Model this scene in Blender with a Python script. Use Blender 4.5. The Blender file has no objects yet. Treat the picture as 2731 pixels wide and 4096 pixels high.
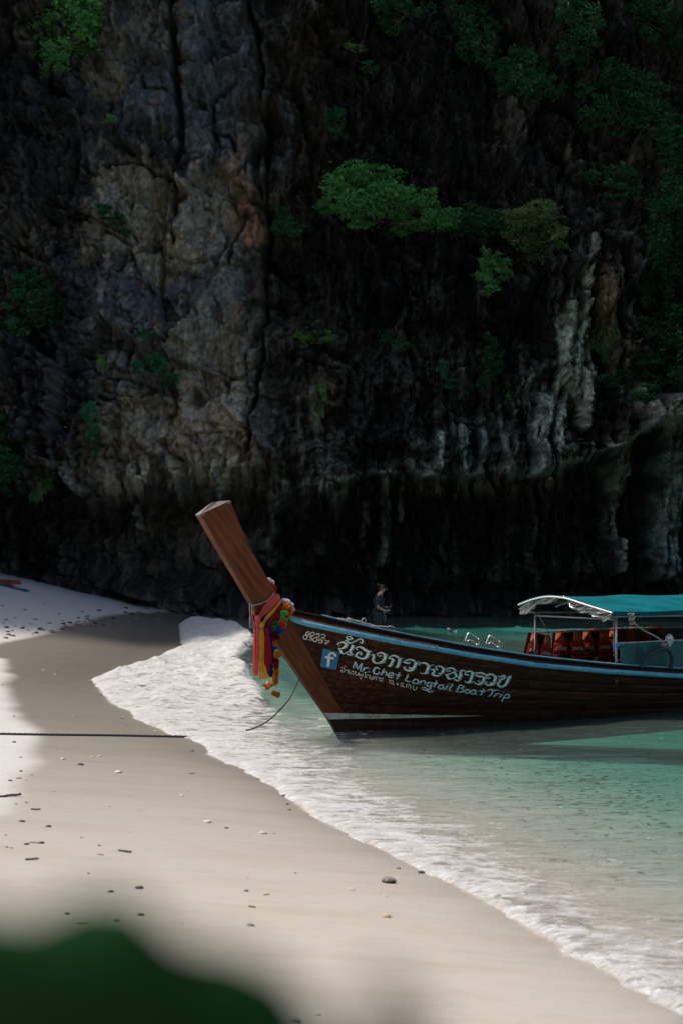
import bpy, bmesh, math, random
import numpy as np
from mathutils import Vector, Matrix
random.seed(7); rng = np.random.default_rng(7)
S = bpy.context.scene
R = math.radians

# ------------------------------------------------------------------ camera
HC = 2.1                                   # eye height above the sea
cam_d = bpy.data.cameras.new('camera'); cam = bpy.data.objects.new('camera', cam_d)
S.collection.objects.link(cam); S.camera = cam
cam.location = (0, 0, HC); cam.rotation_euler = (R(90), 0, 0)
cam_d.lens = 50; cam_d.sensor_width = 36; cam_d.shift_y = 182/4096
cam_d.clip_start = 0.05; cam_d.clip_end = 3000
cam_d.dof.use_dof = True; cam_d.dof.focus_distance = 17.2; cam_d.dof.aperture_fstop = 2.3

# ------------------------------------------------------------------ light
SUN_EL, SUN_AZ = 61, -80                    # azimuth measured from +Y (the cliff) towards +X
world = bpy.data.worlds.new('World'); S.world = world; world.use_nodes = True
wn = world.node_tree; wn.nodes.clear()
wo = wn.nodes.new('ShaderNodeOutputWorld'); wb = wn.nodes.new('ShaderNodeBackground')
sky = wn.nodes.new('ShaderNodeTexSky'); sky.sky_type = 'NISHITA'; sky.sun_disc = False
sky.sun_elevation = R(SUN_EL); sky.sun_rotation = R(SUN_AZ); sky.air_density = 1.0; sky.dust_density = 3.0
wb.inputs['Strength'].default_value = 0.118
wn.links.new(sky.outputs[0], wb.inputs[0]); wn.links.new(wb.outputs[0], wo.inputs[0])
sd = bpy.data.lights.new('sun', 'SUN'); sd.energy = 3.2; sd.angle = R(5.0); sd.color = (1, .93, .84)
sun = bpy.data.objects.new('sun', sd); S.collection.objects.link(sun)
sv = Vector((math.sin(R(SUN_AZ))*math.cos(R(SUN_EL)), math.cos(R(SUN_AZ))*math.cos(R(SUN_EL)), math.sin(R(SUN_EL))))
sun.rotation_euler = sv.to_track_quat('Z', 'Y').to_euler(); sun.location = sv*60
S.view_settings.view_transform = 'Standard'; S.view_settings.look = 'None'
S.view_settings.exposure = 0.42; S.view_settings.gamma = 1; S.view_settings.use_curve_mapping = False
S.cycles.max_bounces = 8; S.cycles.transparent_max_bounces = 12; S.cycles.caustics_reflective = False
S.cycles.use_denoising = True

# ------------------------------------------------------------------ helpers
F, CX, CY = 5689., 1365.5, 2230.
def P(X, Y, d):                             # photo pixel and depth -> point
    return Vector(((X-CX)/F*d, d, HC-(Y-CY)/F*d))
def V0(u, v, z=0.):                         # overview pixel on a level plane -> x, y
    d = (HC-z)*3266.4/(v-1280.4); return ((u-784)/3266.4*d, d)
def tag(o, label=None, cat=None, group=None, kind=None):
    if label: o['label'] = label
    if cat: o['category'] = cat
    if group: o['group'] = group
    if kind: o['kind'] = kind
    return o
def link(name, me, parent=None, mats=None):
    o = bpy.data.objects.new(name, me); S.collection.objects.link(o)
    if parent: o.parent = parent
    for m in (mats if isinstance(mats, (list, tuple)) else [mats] if mats else []): me.materials.append(m)
    return o
def smooth(me): me.polygons.foreach_set('use_smooth', [True]*len(me.polygons)); return me
def empty(name, loc=(0, 0, 0), rz=0):
    o = bpy.data.objects.new(name, None); S.collection.objects.link(o); o.location = loc; o.rotation_euler[2] = rz
    o.empty_display_size = .1
    return o
def mesh(name, vs, fs, sm=False):
    me = bpy.data.meshes.new(name); me.from_pydata([tuple(v) for v in vs], [], fs); me.update()
    if sm: smooth(me)
    return me
def grid_mesh(name, V, keep=None, attrs=None, cols=None, flip=False):
    n, m = V.shape[:2]
    idx = np.arange(n*m).reshape(n, m)
    q = np.stack([idx[:-1, :-1], idx[:-1, 1:], idx[1:, 1:], idx[1:, :-1]], -1)
    q = q[keep] if keep is not None else q.reshape(-1, 4)
    if flip: q = q[:, ::-1]
    used = np.zeros(n*m, bool); used[q.ravel()] = True
    rem = np.cumsum(used)-1; q = rem[q]
    co = V.reshape(-1, 3)[used]
    me = bpy.data.meshes.new(name)
    me.vertices.add(len(co)); me.vertices.foreach_set('co', co.astype(np.float32).ravel())
    me.loops.add(q.size); me.loops.foreach_set('vertex_index', q.astype(np.int32).ravel())
    me.polygons.add(len(q)); me.polygons.foreach_set('loop_start', np.arange(0, q.size, 4, dtype=np.int32))
    me.update(calc_edges=True); smooth(me)
    for k, a in (attrs or {}).items():
        at = me.attributes.new(k, 'FLOAT', 'POINT'); at.data.foreach_set('value', a.ravel()[used].astype(np.float32))
    for k, a in (cols or {}).items():
        at = me.attributes.new(k, 'FLOAT_COLOR', 'POINT')
        c = np.concatenate([a.reshape(-1, 3)[used], np.ones((used.sum(), 1))], 1)
        at.data.foreach_set('color', c.astype(np.float32).ravel())
    me.validate()
    return me
def tube(pts, r, seg=8, closed=False, cap=True):
    pts = [Vector(p) for p in pts]; n = len(pts); vs = []; fs = []
    rs = r if isinstance(r, (list, tuple)) else [r]*n
    up = None
    for i, p in enumerate(pts):
        a = pts[(i-1) % n] if (closed or i > 0) else p; b = pts[(i+1) % n] if (closed or i < n-1) else p
        t = (b-a).normalized()
        if up is None: up = Vector((0, 0, 1)) if abs(t.z) < .9 else Vector((1, 0, 0))
        s = t.cross(up).normalized(); up = s.cross(t).normalized()
        for k in range(seg):
            an = 2*math.pi*k/seg; vs.append(p+s*(math.cos(an)*rs[i])+up*(math.sin(an)*rs[i]))
    for i in range(n if closed else n-1):
        j = (i+1) % n
        for k in range(seg):
            l = (k+1) % seg; fs.append((i*seg+k, i*seg+l, j*seg+l, j*seg+k))
    if cap and not closed: fs += [tuple(range(seg))[::-1], tuple(range((n-1)*seg, n*seg))]
    return vs, fs
def join(parts):
    vs, fs = [], []
    for v, f in parts:
        o = len(vs); vs += list(v); fs += [tuple(i+o for i in q) for q in f]
    return vs, fs
def spline(pts, k=8):
    pts = [Vector(p) for p in pts]; out = []
    for i in range(len(pts)-1):
        p0, p1, p2, p3 = pts[max(i-1, 0)], pts[i], pts[i+1], pts[min(i+2, len(pts)-1)]
        for j in range(k):
            t = j/k
            out.append(.5*((2*p1)+(p2-p0)*t+(2*p0-5*p1+4*p2-p3)*t*t+(3*p1-p0-3*p2+p3)*t**3))
    return out+[pts[-1]]
_T = rng.random((256, 256))
def vn(x, y, s=0):
    x = np.asarray(x, float)+s*17.31; y = np.asarray(y, float)+s*9.77
    ix = np.floor(x).astype(int); iy = np.floor(y).astype(int); fx = x-ix; fy = y-iy
    fx = fx*fx*fx*(fx*(fx*6-15)+10); fy = fy*fy*fy*(fy*(fy*6-15)+10)
    a = _T[ix & 255, iy & 255]; b = _T[(ix+1) & 255, iy & 255]; c = _T[ix & 255, (iy+1) & 255]; d = _T[(ix+1) & 255, (iy+1) & 255]
    return (a*(1-fx)+b*fx)*(1-fy)+(c*(1-fx)+d*fx)*fy
def fbm(x, y, o=4, s=0, g=.5):
    t = 0; a = 1; n = 0
    for i in range(o):
        t = t+a*vn(x*2**i, y*2**i, s+i*3); n += a; a *= g
    return t/n
def ridged(x, y, o=4, s=0):
    t = 0; a = 1; n = 0
    for i in range(o):
        t = t+a*(1-np.abs(2*vn(x*2**i, y*2**i, s+i*5)-1)); n += a; a *= .5
    return t/n
def cellular(x, y, s=0):                     # distance to nearest, edge distance, cell id
    ix = np.floor(x).astype(int); iy = np.floor(y).astype(int)
    f1 = np.full(x.shape, 9.); f2 = f1.copy(); cid = np.zeros(x.shape)
    for dx in (-1, 0, 1):
        for dy in (-1, 0, 1):
            cx_, cy_ = ix+dx, iy+dy
            px = cx_+.15+.7*_T[(cx_+s*7) & 255, (cy_+31) & 255]; py = cy_+.15+.7*_T[(cx_+91+s) & 255, (cy_+s*5) & 255]
            d = np.hypot(px-x, py-y); m = d < f1
            f2 = np.where(m, f1, np.minimum(f2, d)); cid = np.where(m, _T[(cx_+s) & 255, cy_ & 255], cid); f1 = np.where(m, d, f1)
    return f1, f2-f1, cid
def facets(x, y, s=0):                       # broken flat faces: every cell is a plane with its own tilt
    ix = np.floor(x).astype(int); iy = np.floor(y).astype(int); f1 = np.full(x.shape, 9.); h = np.zeros(x.shape)
    for dx in (-1, 0, 1):
        for dy in (-1, 0, 1):
            cx_, cy_ = ix+dx, iy+dy
            ox = x-(cx_+.1+.8*_T[(cx_+s*7) & 255, (cy_+31) & 255]); oy = y-(cy_+.1+.8*_T[(cx_+91+s) & 255, (cy_+s*5) & 255])
            d = ox*ox+oy*oy; m = d < f1; a = _T[(cx_+s+5) & 255, (cy_+s+3) & 255]-.5; b = _T[(cx_+s+77) & 255, (cy_+11) & 255]-.5; c = _T[(cx_+s) & 255, cy_ & 255]-.5
            f1 = np.where(m, d, f1); h = np.where(m, a*ox*1.3+b*oy*1.3+c*.7, h)
    return h
def sst(a, b, x): t = np.clip((x-a)/(b-a), 0, 1); return t*t*(3-2*t)
def polydist(px, py, pts):
    """signed distance to an open polyline (positive on its left), and unsigned"""
    px = np.asarray(px, float); py = np.asarray(py, float)
    best = np.full(px.shape, 1e9); sg = np.zeros(px.shape)
    for (x0, y0), (x1, y1) in zip(pts[:-1], pts[1:]):
        dx, dy = x1-x0, y1-y0; L = dx*dx+dy*dy+1e-12
        t = np.clip(((px-x0)*dx+(py-y0)*dy)/L, 0, 1)
        d = np.hypot(px-x0-t*dx, py-y0-t*dy); cr = dx*(py-y0)-dy*(px-x0)
        m = d < best-1e-9; best = np.where(m, d, best); sg = np.where(m, np.sign(cr), sg)
    return best*sg, best

# ------------------------------------------------------------------ node helper
class NT:
    def __init__(s, name):
        s.m = bpy.data.materials.new(name); s.m.use_nodes = True; s.t = s.m.node_tree; s.t.nodes.clear()
        s.out = s.t.nodes.new('ShaderNodeOutputMaterial')
    def n(s, ty, **kw):
        nd = s.t.nodes.new('ShaderNode'+ty)
        for k, v in kw.items():
            if k.startswith('_'): nd.inputs[int(k[1:])].default_value = v if not hasattr(v, 'is_linked') else None
            else: setattr(nd, k, v)
        return nd
    def set(s, nd, key, v):
        if isinstance(v, bpy.types.NodeSocket): s.t.links.new(v, nd.inputs[key])
        elif v is not None:
            if isinstance(v, (tuple, list)) and len(v) == 3 and nd.inputs[key].type == 'RGBA': v = (*v, 1)
            nd.inputs[key].default_value = v
    def math(s, op, a, b=None, c=None):
        nd = s.n('Math', operation=op); s.set(nd, 0, a); s.set(nd, 1, b); s.set(nd, 2, c); return nd.outputs[0]
    def mix(s, f, a, b, mode='MIX'):
        nd = s.n('MixRGB', blend_type=mode); s.set(nd, 0, f); s.set(nd, 1, a); s.set(nd, 2, b); return nd.outputs[0]
    def coord(s, kind='Object', scale=(1, 1, 1), rot=(0, 0, 0)):
        c = s.n('TexCoord'); mp = s.n('Mapping'); s.t.links.new(c.outputs[kind], mp.inputs[0])
        mp.inputs['Scale'].default_value = scale; mp.inputs['Rotation'].default_value = rot; return mp.outputs[0]
    def noise(s, vec, sc, det=4, rough=.55, dist=0):
        nd = s.n('TexNoise'); s.set(nd, 'Vector', vec); s.set(nd, 'Scale', sc); s.set(nd, 'Detail', det); s.set(nd, 'Roughness', rough); s.set(nd, 'Distortion', dist)
        return nd.outputs[0]
    def ramp(s, f, stops, interp='LINEAR'):
        nd = s.n('ValToRGB'); s.set(nd, 0, f); cr = nd.color_ramp; cr.interpolation = interp
        while len(cr.elements) < len(stops): cr.elements.new(.5)
        for e, (p, c) in zip(cr.elements, stops): e.position = p; e.color = (*c, 1) if isinstance(c, tuple) else (c, c, c, 1)
        return nd.outputs[0]
    def mapr(s, f, a, b, c=0., d=1.):
        nd = s.n('MapRange'); s.set(nd, 0, f); s.set(nd, 1, a); s.set(nd, 2, b); s.set(nd, 3, c); s.set(nd, 4, d); return nd.outputs[0]
    def attr(s, name):
        return s.n('Attribute', attribute_name=name)
    def bump(s, h, dist=.01, st=1., nrm=None):
        nd = s.n('Bump'); s.set(nd, 'Height', h); s.set(nd, 'Distance', dist); s.set(nd, 'Strength', st)
        if nrm: s.set(nd, 'Normal', nrm)
        return nd.outputs[0]
    def bsdf(s, col, rough=.6, nrm=None, metal=0, spec=None, finish=True, **kw):
        b = s.n('BsdfPrincipled'); s.set(b, 'Base Color', col); s.set(b, 'Roughness', rough); s.set(b, 'Metallic', metal)
        if spec is not None: s.set(b, 'Specular IOR Level', spec)
        if nrm: s.set(b, 'Normal', nrm)
        for k, v in kw.items(): s.set(b, k.replace('_', ' '), v)
        if finish: s.t.links.new(b.outputs[0], s.out.inputs[0])
        return b.outputs[0]
def simple(name, col, rough=.6, var=.25, scale=20, metal=0, bump=.002, spec=None, **kw):
    t = NT(name); c = t.coord(); nz = t.noise(c, scale, 5)
    dk = tuple(x*(1-var) for x in col); lt = tuple(min(1, x*(1+var)) for x in col)
    t.bsdf(t.ramp(nz, [(.3, dk), (.7, lt)]), rough, t.bump(nz, bump), metal, spec, **kw); return t.m
def wood(name, c0, c1, c2, axis=0, rough=.5, tilt=0, extra=None, bump=.002):
    t = NT(name); sc = [14, 14, 14]; sc[axis] = 1.1
    rot = (0, tilt, 0); base = t.coord('Object', (1, 1, 1), rot)
    mp = t.n('Mapping'); t.set(mp, 0, base); mp.inputs['Scale'].default_value = sc
    g = t.noise(mp.outputs[0], 2.2, 6, .62, .6); f = t.noise(mp.outputs[0], 11, 3, .6, .3); b = t.noise(base, 1.7, 3)
    col = t.ramp(g, [(.3, c0), (.52, c1), (.75, c2)])
    col = t.mix(t.mapr(f, .42, .62, 0, .45), col, t.mix(1., col, (.45, .42, .4), 'MULTIPLY'))
    col = t.mix(t.mapr(b, .35, .7, 0, .5), col, t.mix(1., col, (.55, .5, .48), 'MULTIPLY'))
    if extra: col = extra(t, col)
    t.bsdf(col, t.mapr(f, .3, .7, rough-.08, rough+.12), t.bump(t.math('ADD', g, f), bump), spec=.14); return t.m
# ------------------------------------------------------------------ beach, sea bed and shoreline
SHORE = [(415,1433),(423,1480),(387,1496),(354,1514),(258,1540),(211,1560),(225,1582),(242,1602),(258,1620),(298,1633),(310,1651),(342,1665),(370,1675),
 (403,1689),(441,1695),(479,1715),(475,1733),(560,1765),(590,1785),(632,1807),(667,1837),(697,1861),(745,1891),(799,1914),(859,1944),(930,1980),(1002,2013),(1079,2055),
 (1151,2091),(1199,2130),(1265,2165),(1294,2198),(1348,2213),(1414,2246),(1468,2279),(1515,2306),(1563,2327)]
near_pts = [(16, -30), (6.2, -4), (3.0, 3.2), (2.1, 5.2)]
far_pts = [(-5.25, 48), (-4.8, 52.5), (-4.4, 60), (-4, 90)]
shore_f = near_pts+[V0(u, v) for u, v in SHORE[::-1]]+far_pts
shore_c = near_pts+[V0(u, v) for u, v in [(1563,2327),(1079,2055),(697,1861),(475,1733),(342,1665),(211,1560)]]+[(-4.5,30),(-4.9,38)]+far_pts
def sdist(x, y, fine=False): return polydist(x, y, shore_f if fine else shore_c)[0]
def ground(x, y):
    x = np.asarray(x, float); y = np.asarray(y, float); d = sdist(x, y)
    a = .07+.2*sst(22, 46, y)
    up = a*d; up = np.where(up > 1.2, 1.2+1.8*(1-np.exp(-(up-1.2)/1.8)), up)
    dn = -1.7*(1-np.exp(-(.055*np.abs(d)+.008*d*d)/1.7))
    z = np.where(d > 0, up, dn)
    return z+.012*(fbm(x*.5, y*.35, 3, 4)-.5)*sst(0, 1.5, np.abs(d))
def Gp(u, v):                                # where the sight line meets the sand
    d = np.geomspace(4, 70, 2500); x = (u-784)/3266.4*d; z = HC-(v-1280.4)/3266.4*d
    g = ground(x, d); k = np.argmax(z < g)
    if z[k] >= g[k]: k = len(d)-1
    return x[k], d[k], g[k]
def axis_vals(lo, hi, a, b, n, m):
    return np.unique(np.concatenate([lo+(a-lo)*(1-np.linspace(1, 0, m)**2), np.linspace(a, b, n), b+(hi-b)*np.linspace(0, 1, m)**2]))
ys = np.unique(np.concatenate([np.linspace(-30, 4, 30), np.geomspace(4, 62, 470), np.array([65, 70, 80, 100])]))
xs = axis_vals(-60, 120, -4, 5.5, 330, 80)
xs = np.unique(np.concatenate([xs, np.linspace(-13, -4, 140)]))
X, Y = np.meshgrid(xs, ys)
Zg = ground(X, Y)
C1 = [Gp(u, v)[:2] for u, v in [(0,1868),(28,1810),(62,1745),(78,1695),(32,1625),(10,1565),(18,1525),(0,1497)]]
C1 = [(C1[0][0]-1.2, C1[0][1]-2.5)]+C1
C2 = [Gp(u, v)[:2] for u, v in [(0,1480),(64,1466),(110,1452),(201,1425),(258,1411),(382,1403),(475,1400)]]
d1 = polydist(X, Y, C1)[0]; d2 = polydist(X, Y, C2)[0]
wob = (fbm(X*1.3, Y*.8, 4, 9)-.5)*.5
dry = np.maximum(sst(-.2, .2, d1+wob*.5)*(Y < 27)*(X < -1), sst(-.15, .2, -d2*0+polydist(X, Y, C2)[0]+wob*.6)*(Y > 22)*(X < -3.5))
dsh = sdist(X, Y, True)
wet = (1-dry)*(sst(6.5, 19, Y+.6*wob)*.78+.22+.35*np.exp(-np.clip(dsh, 0, 9)/.35)); wet = np.clip(wet, 0, 1)
wet = np.where(dsh < 0, .25, wet)
film = (1-dry)*sst(17, 26, Y)*sst(4.0, .3, dsh)                  # thin sheet of water left by the wash
sand = grid_mesh('sand_beach', np.stack([X, Y, Zg], -1), attrs={'wet': wet, 'film': film, 'dry': dry})
def sand_mat():
    t = NT('sand'); c = t.coord('Object'); w = t.attr('wet').outputs['Fac']; fl = t.attr('film').outputs['Fac']; dr = t.attr('dry').outputs['Fac']
    st = t.n('Mapping'); t.set(st, 0, c); st.inputs['Scale'].default_value = (.55, 2.2, 1); st.inputs['Rotation'].default_value = (0, 0, R(6))
    big = t.noise(st.outputs[0], 1.1, 4, .55, .5); strk = t.noise(st.outputs[0], 5, 4, .6, .7); gr = t.noise(c, 420, 2, .6); gr2 = t.noise(c, 60, 3, .7)
    col = t.mix(w, (.495, .45, .39), (.20, .180, .152))
    col = t.mix(dr, col, (.50, .49, .47))
    col = t.mix(t.math('MULTIPLY', t.mapr(big, .48, .68, 0, .38), t.math('SUBTRACT', 1., dr)), col, t.mix(1., col, (.80, .74, .69), 'MULTIPLY'))
    col = t.mix(t.mapr(strk, .52, .72, 0, .3), col, t.mix(1., col, (.84, .8, .76), 'MULTIPLY'))
    col = t.mix(t.mapr(gr, .35, .65, 0, .22), col, t.mix(1., col, (.78, .76, .74), 'MULTIPLY'))
    md = t.noise(st.outputs[0], 14, 5, .65, .3); col = t.mix(t.mapr(md, .45, .7, 0, .35), col, t.mix(1., col, (.86, .84, .82), 'MULTIPLY'))
    col = t.mix(t.mapr(gr2, .55, .8, 0, .15), col, (.72, .67, .6))
    rough = t.math('SUBTRACT', t.mapr(w, 0, 1, .75, .42), t.math('MULTIPLY', fl, .22))
    wv = t.n('Mapping'); t.set(wv, 0, c); wv.inputs['Scale'].default_value = (.8, 3.6, 1)
    rp = t.noise(wv.outputs[0], 3.2, 4, .55, .4)
    hh = t.math('ADD', t.math('MULTIPLY', rp, t.mapr(dr, 0, 1, 1., 2.)), t.math('MULTIPLY', gr2, .12))
    t.bsdf(col, rough, t.bump(hh, .022, .7, t.bump(gr, .002, .5)), spec=t.mapr(w, 0, 1, .2, .42)); return t.m
sand_o = link('sand_beach', sand, None, sand_mat()); tag(sand_o, kind='structure')

# ------------------------------------------------------------------ sea
FO = [(420,1440,1),(450,1450,1),(500,1462,1),(540,1478,.95),(400,1500,1),(450,1510,.95),(520,1500,.95),(330,1530,.95),(400,1540,.95),(480,1550,.9),(540,1550,.85),
 (250,1560,1),(300,1590,.92),(400,1600,.86),(500,1610,.82),(570,1585,.7),(570,1610,.66),(350,1650,.9),(450,1650,.8),(550,1650,.66),(610,1650,.5),
 (500,1700,.85),(600,1700,.62),(550,1750,.9),(650,1750,.66),(650,1810,.9),(750,1800,.55),(700,1850,.95),(800,1850,.62),(850,1920,.9),(900,1880,.5),(950,1960,.85),
 (1000,1920,.46),(1050,1990,.6),(1100,1950,.42),(1150,2050,.66),(1250,2050,.45),(1300,2150,.58),(1400,2150,.46),(1450,2230,.6),(1540,2280,.6),(1560,2200,.44),
 (700,1720,.48),(800,1760,.4),(620,1500,0),(600,1450,0),(585,1530,.1),(605,1560,.05),(640,1600,.05),(670,1640,.25),(700,1600,0),(700,1670,.4),(760,1700,.3),(850,1745,.2),(900,1790,.24),
 (1000,1850,.25),(1100,1850,.08),(1200,1930,.22),(1300,2000,.26),(1568,2070,.14),(1400,1800,0),(1568,1700,0),(1000,1700,0),(1568,1900,0),(1200,1450,0),(800,1420,0),(505,1410,0),(560,1425,0),
 (700,1450,0),(1100,1750,0),(1300,1900,.05),(1700,2300,.4),(1900,1800,0),(1900,1500,0),(650,1540,0),(1450,2080,.25)]
ysw = np.unique(np.concatenate([np.linspace(-30, 4, 24), np.geomspace(4, 62, 560)]))
xsw = np.unique(np.concatenate([np.linspace(-6.5, 6, 470), np.linspace(6, 16, 60), np.linspace(16, 120, 40)]))
X, Y = np.meshgrid(xsw, ysw)
df = sdist(X, Y, True)+(fbm(X*4, Y*3, 3, 2)-.5)*.16*sst(60, 8, Y)+(fbm(X*14, Y*10, 2, 5)-.5)*.05
e = -df
Ys = np.maximum(Y, 1.0); U = X/Ys*3266.4+784; Vv = 1280.4+HC*3266.4/Ys
fw = np.zeros(X.shape); ft = np.zeros(X.shape)
for (u, v, f) in FO:
    ww = 1/(((U-u)**2+((Vv-v)*1.7)**2+150)**2); fw += ww; ft += ww*f
foam = ft/fw; foam = np.clip(foam+.13*sst(.12, .35, foam)*(1-sst(.7, 1, foam)), 0, 1)
far = sst(20, 40, Y)
edge = np.exp(-(np.clip(e, 0, 9)/(.055+.02*fbm(X*3, Y*3, 2, 8)))**2)*(e > -.05)
rip = (fbm(X*1.6, Y*4.2, 3, 11)-.5)*.05+(fbm(X*.5, Y*1.1, 2, 12)-.5)*.05
Zw = -.02+.045*sst(-.05, .07, e)-.02*sst(.12, .7, e)+rip*sst(.2, 2.5, e)
# the small breaker: foam front and its smooth dark back
crest = [V0(u, v) for u, v in [(440,1437),(530,1450),(572,1475),(590,1520),(600,1560),(612,1610)]]
sc_, dc = polydist(X, Y, crest)
Zw += .17*np.exp(-(dc/.55)**2)*sst(20.5, 26, Y)+.03*np.sin((X*5+Y*1.2)+3*fbm(X, Y*.4, 2, 3))*np.exp(-(dc/1.6)**2)
foam_h = sst(.55, .9, foam)*(fbm(X*3.5, Y*3, 4, 6))
Zw += foam_h*.17*sst(14, 26, Y)*sst(0, .4, e)+sst(.3, .8, foam)*(fbm(X*9, Y*9, 3, 16)-.45)*.025*sst(0, .2, e)
dep = np.clip(Zw-ground(X, Y), 0, 3)
keepv = e > -.08; kq = keepv[:-1, :-1] & keepv[1:, 1:] & keepv[1:, :-1] & keepv[:-1, 1:]
silt = np.exp(-dep/.11)*.75*sst(.0, .2, e)
sea = grid_mesh('sea_water', np.stack([X, Y, Zw], -1), kq, attrs={'foam': foam, 'edge': edge, 'depth': dep, 'silt': silt})
def water_mat():
    t = NT('sea_water'); c = t.coord('Object'); fo = t.attr('foam').outputs['Fac']; ed = t.attr('edge').outputs['Fac']; dp = t.attr('depth').outputs['Fac']; si = t.attr('silt').outputs['Fac']
    st = t.n('Mapping'); t.set(st, 0, c); st.inputs['Scale'].default_value = (1.5, 4.4, 1); st.inputs['Rotation'].default_value = (0, 0, R(-8))
    r1 = t.noise(st.outputs[0], 1.6, 5, .58, .8); r2 = t.noise(st.outputs[0], 7, 3, .55, .5)
    h = t.math('ADD', r1, t.math('MULTIPLY', r2, .25)); nrm = t.bump(h, .075, .8)
    # tint of the water column
    def ex(k): return t.math('EXPONENT', t.math('MULTIPLY', dp, -k))
    cc = t.n('CombineColor'); t.set(cc, 0, ex(2.4)); t.set(cc, 1, ex(.72)); t.set(cc, 2, ex(.86))
    tr = t.n('BsdfTransparent'); t.set(tr, 0, cc.outputs[0])
    df_ = t.n('BsdfDiffuse'); t.set(df_, 0, t.mix(t.mapr(dp, .03, .28), (.54, .49, .42), (.23, .33, .28))); t.set(df_, 'Normal', nrm)
    m1 = t.n('MixShader'); t.set(m1, 0, t.math('MAXIMUM', si, t.mapr(dp, 0, .8, .1, .16))); t.t.links.new(tr.outputs[0], m1.inputs[1]); t.t.links.new(df_.outputs[0], m1.inputs[2])
    gl = t.n('BsdfGlossy'); t.set(gl, 'Roughness', .07); t.set(gl, 'Normal', nrm); t.set(gl, 0, (.95, .97, 1))
    fr = t.n('Fresnel'); t.set(fr, 0, 1.33); t.set(fr, 'Normal', nrm)
    m2 = t.n('MixShader'); t.set(m2, 0, fr.outputs[0]); t.t.links.new(m1.outputs[0], m2.inputs[1]); t.t.links.new(gl.outputs[0], m2.inputs[2])
    # foam: lacy where thin, solid where thick
    fm = t.n('Mapping'); t.set(fm, 0, c); fm.inputs['Scale'].default_value = (.8, 2.1, 1); fm.inputs['Rotation'].default_value = (0, 0, R(4))
    n1 = t.noise(fm.outputs[0], 3.0, 8, .66, 1.3); n2 = t.noise(fm.outputs[0], 16, 4, .65, .8)
    nn = t.math('ADD', t.math('MULTIPLY', n1, 1.05), t.math('SUBTRACT', t.math('MULTIPLY', n2, .55), .30))
    th = t.math('SUBTRACT', .82, t.math('MULTIPLY', fo, .50))
    k = t.n('MapRange', interpolation_type='SMOOTHSTEP'); t.set(k, 0, nn); t.set(k, 1, t.math('SUBTRACT', th, .07)); t.set(k, 2, t.math('ADD', th, .08))
    k2 = t.math('MINIMUM', 1., t.math('ADD', t.math('MULTIPLY', k.outputs[0], t.mapr(fo, .05, .6, .55, 1)), t.math('MULTIPLY', ed, t.mapr(n2, .3, .6, 1., 1.7))))
    k2 = t.math('MULTIPLY', k2, t.mapr(fo, .02, .12))
    fc = t.mix(t.math('MULTIPLY', t.mapr(nn, .34, .62), t.mapr(t.math('ADD', fo, ed), .2, .8)), (.66, .61, .54), (.95, .945, .93))
    n3 = t.noise(fm.outputs[0], 55, 3, .6); nb = t.bump(t.math('ADD', t.math('ADD', n2, n1), t.math('MULTIPLY', n3, .35)), .08, 1.)
    fd = t.bsdf(fc, .7, nb, spec=.3, finish=False)
    m3 = t.n('MixShader'); t.set(m3, 0, k2); t.t.links.new(m2.outputs[0], m3.inputs[1]); t.t.links.new(fd, m3.inputs[2])
    t.t.links.new(m3.outputs[0], t.out.inputs[0]); return t.m
sea_o = link('sea_water', sea, None, water_mat()); tag(sea_o, kind='structure')

# ------------------------------------------------------------------ the cliff
u_ = np.unique(np.concatenate([np.linspace(-1500, -40, 60), np.linspace(-40, 1610, 560), np.linspace(1610, 3300, 60)]))
v_ = np.unique(np.concatenate([np.linspace(-1100, -40, 35), np.linspace(-40, 1300, 460), np.linspace(1300, 1440, 60)]))
U, V = np.meshgrid(u_, v_)
wu = U+14*(fbm(U/60, V/60, 3, 21)-.5)*2+5*(fbm(U/9, V/11, 3, 24)-.5); wv = V+14*(fbm(U/60, V/60, 3, 22)-.5)*2+5*(fbm(U/10, V/10, 3, 25)-.5)      # warped, so authored lines wander
lip = np.interp(U, [-1500,0,150,250,400,560,640,750,850,1010,1120,1214,1334,1419,1480,1600,3300], [1090,1100,1090,1105,1080,1065,1105,1128,1088,1100,1092,1098,1062,1030,990,960,950])
lip = lip+14*(fbm(U/28, V*0, 3, 23)-.5)
base_y = np.interp(U, [-1500, 0, 130, 260, 400, 515, 560, 3300], [38, 46.0, 47.6, 49.2, 51.0, 51.6, 51.6, 50.5])
face = base_y-3.4-1.3*sst(1050, -200, V)                                             # leans out as it rises
face += np.interp(U, [-1500,0,180,250,420,600,622,700,900,1150,1300,1420,1500,1600,3300], [1.0,1.6,.9,0,-.3,.5,1.5,1.2,.5,.8,.1,-.3,1.1,.8,0])
upper = face-.5*np.exp(-((V-lip+60)/70)**2)
cave = base_y+2.2
depth_c = np.interp(U, [-1500, 100, 560, 700, 900, 3300], [.75, .75, .8, .9, 1, 1])
under = sst(-8, 14, V-lip)*.5+sst(10, 120, V-lip)*.5
under = np.where(U < 760, sst(-14, 150, V-lip)*.999, under)
Yc = upper+(cave-upper)*under*depth_c
Yc = Yc-2.6*sst(1350, 1412, V)*(.5+fbm(U/60, V/60, 2, 77))*sst(300, 600, U)-2.0*sst(1300, 1380, V)*sst(600, 300, U)
Yref = face+(cave-face)*under*depth_c-1.9*sst(1350, 1412, V)
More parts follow.
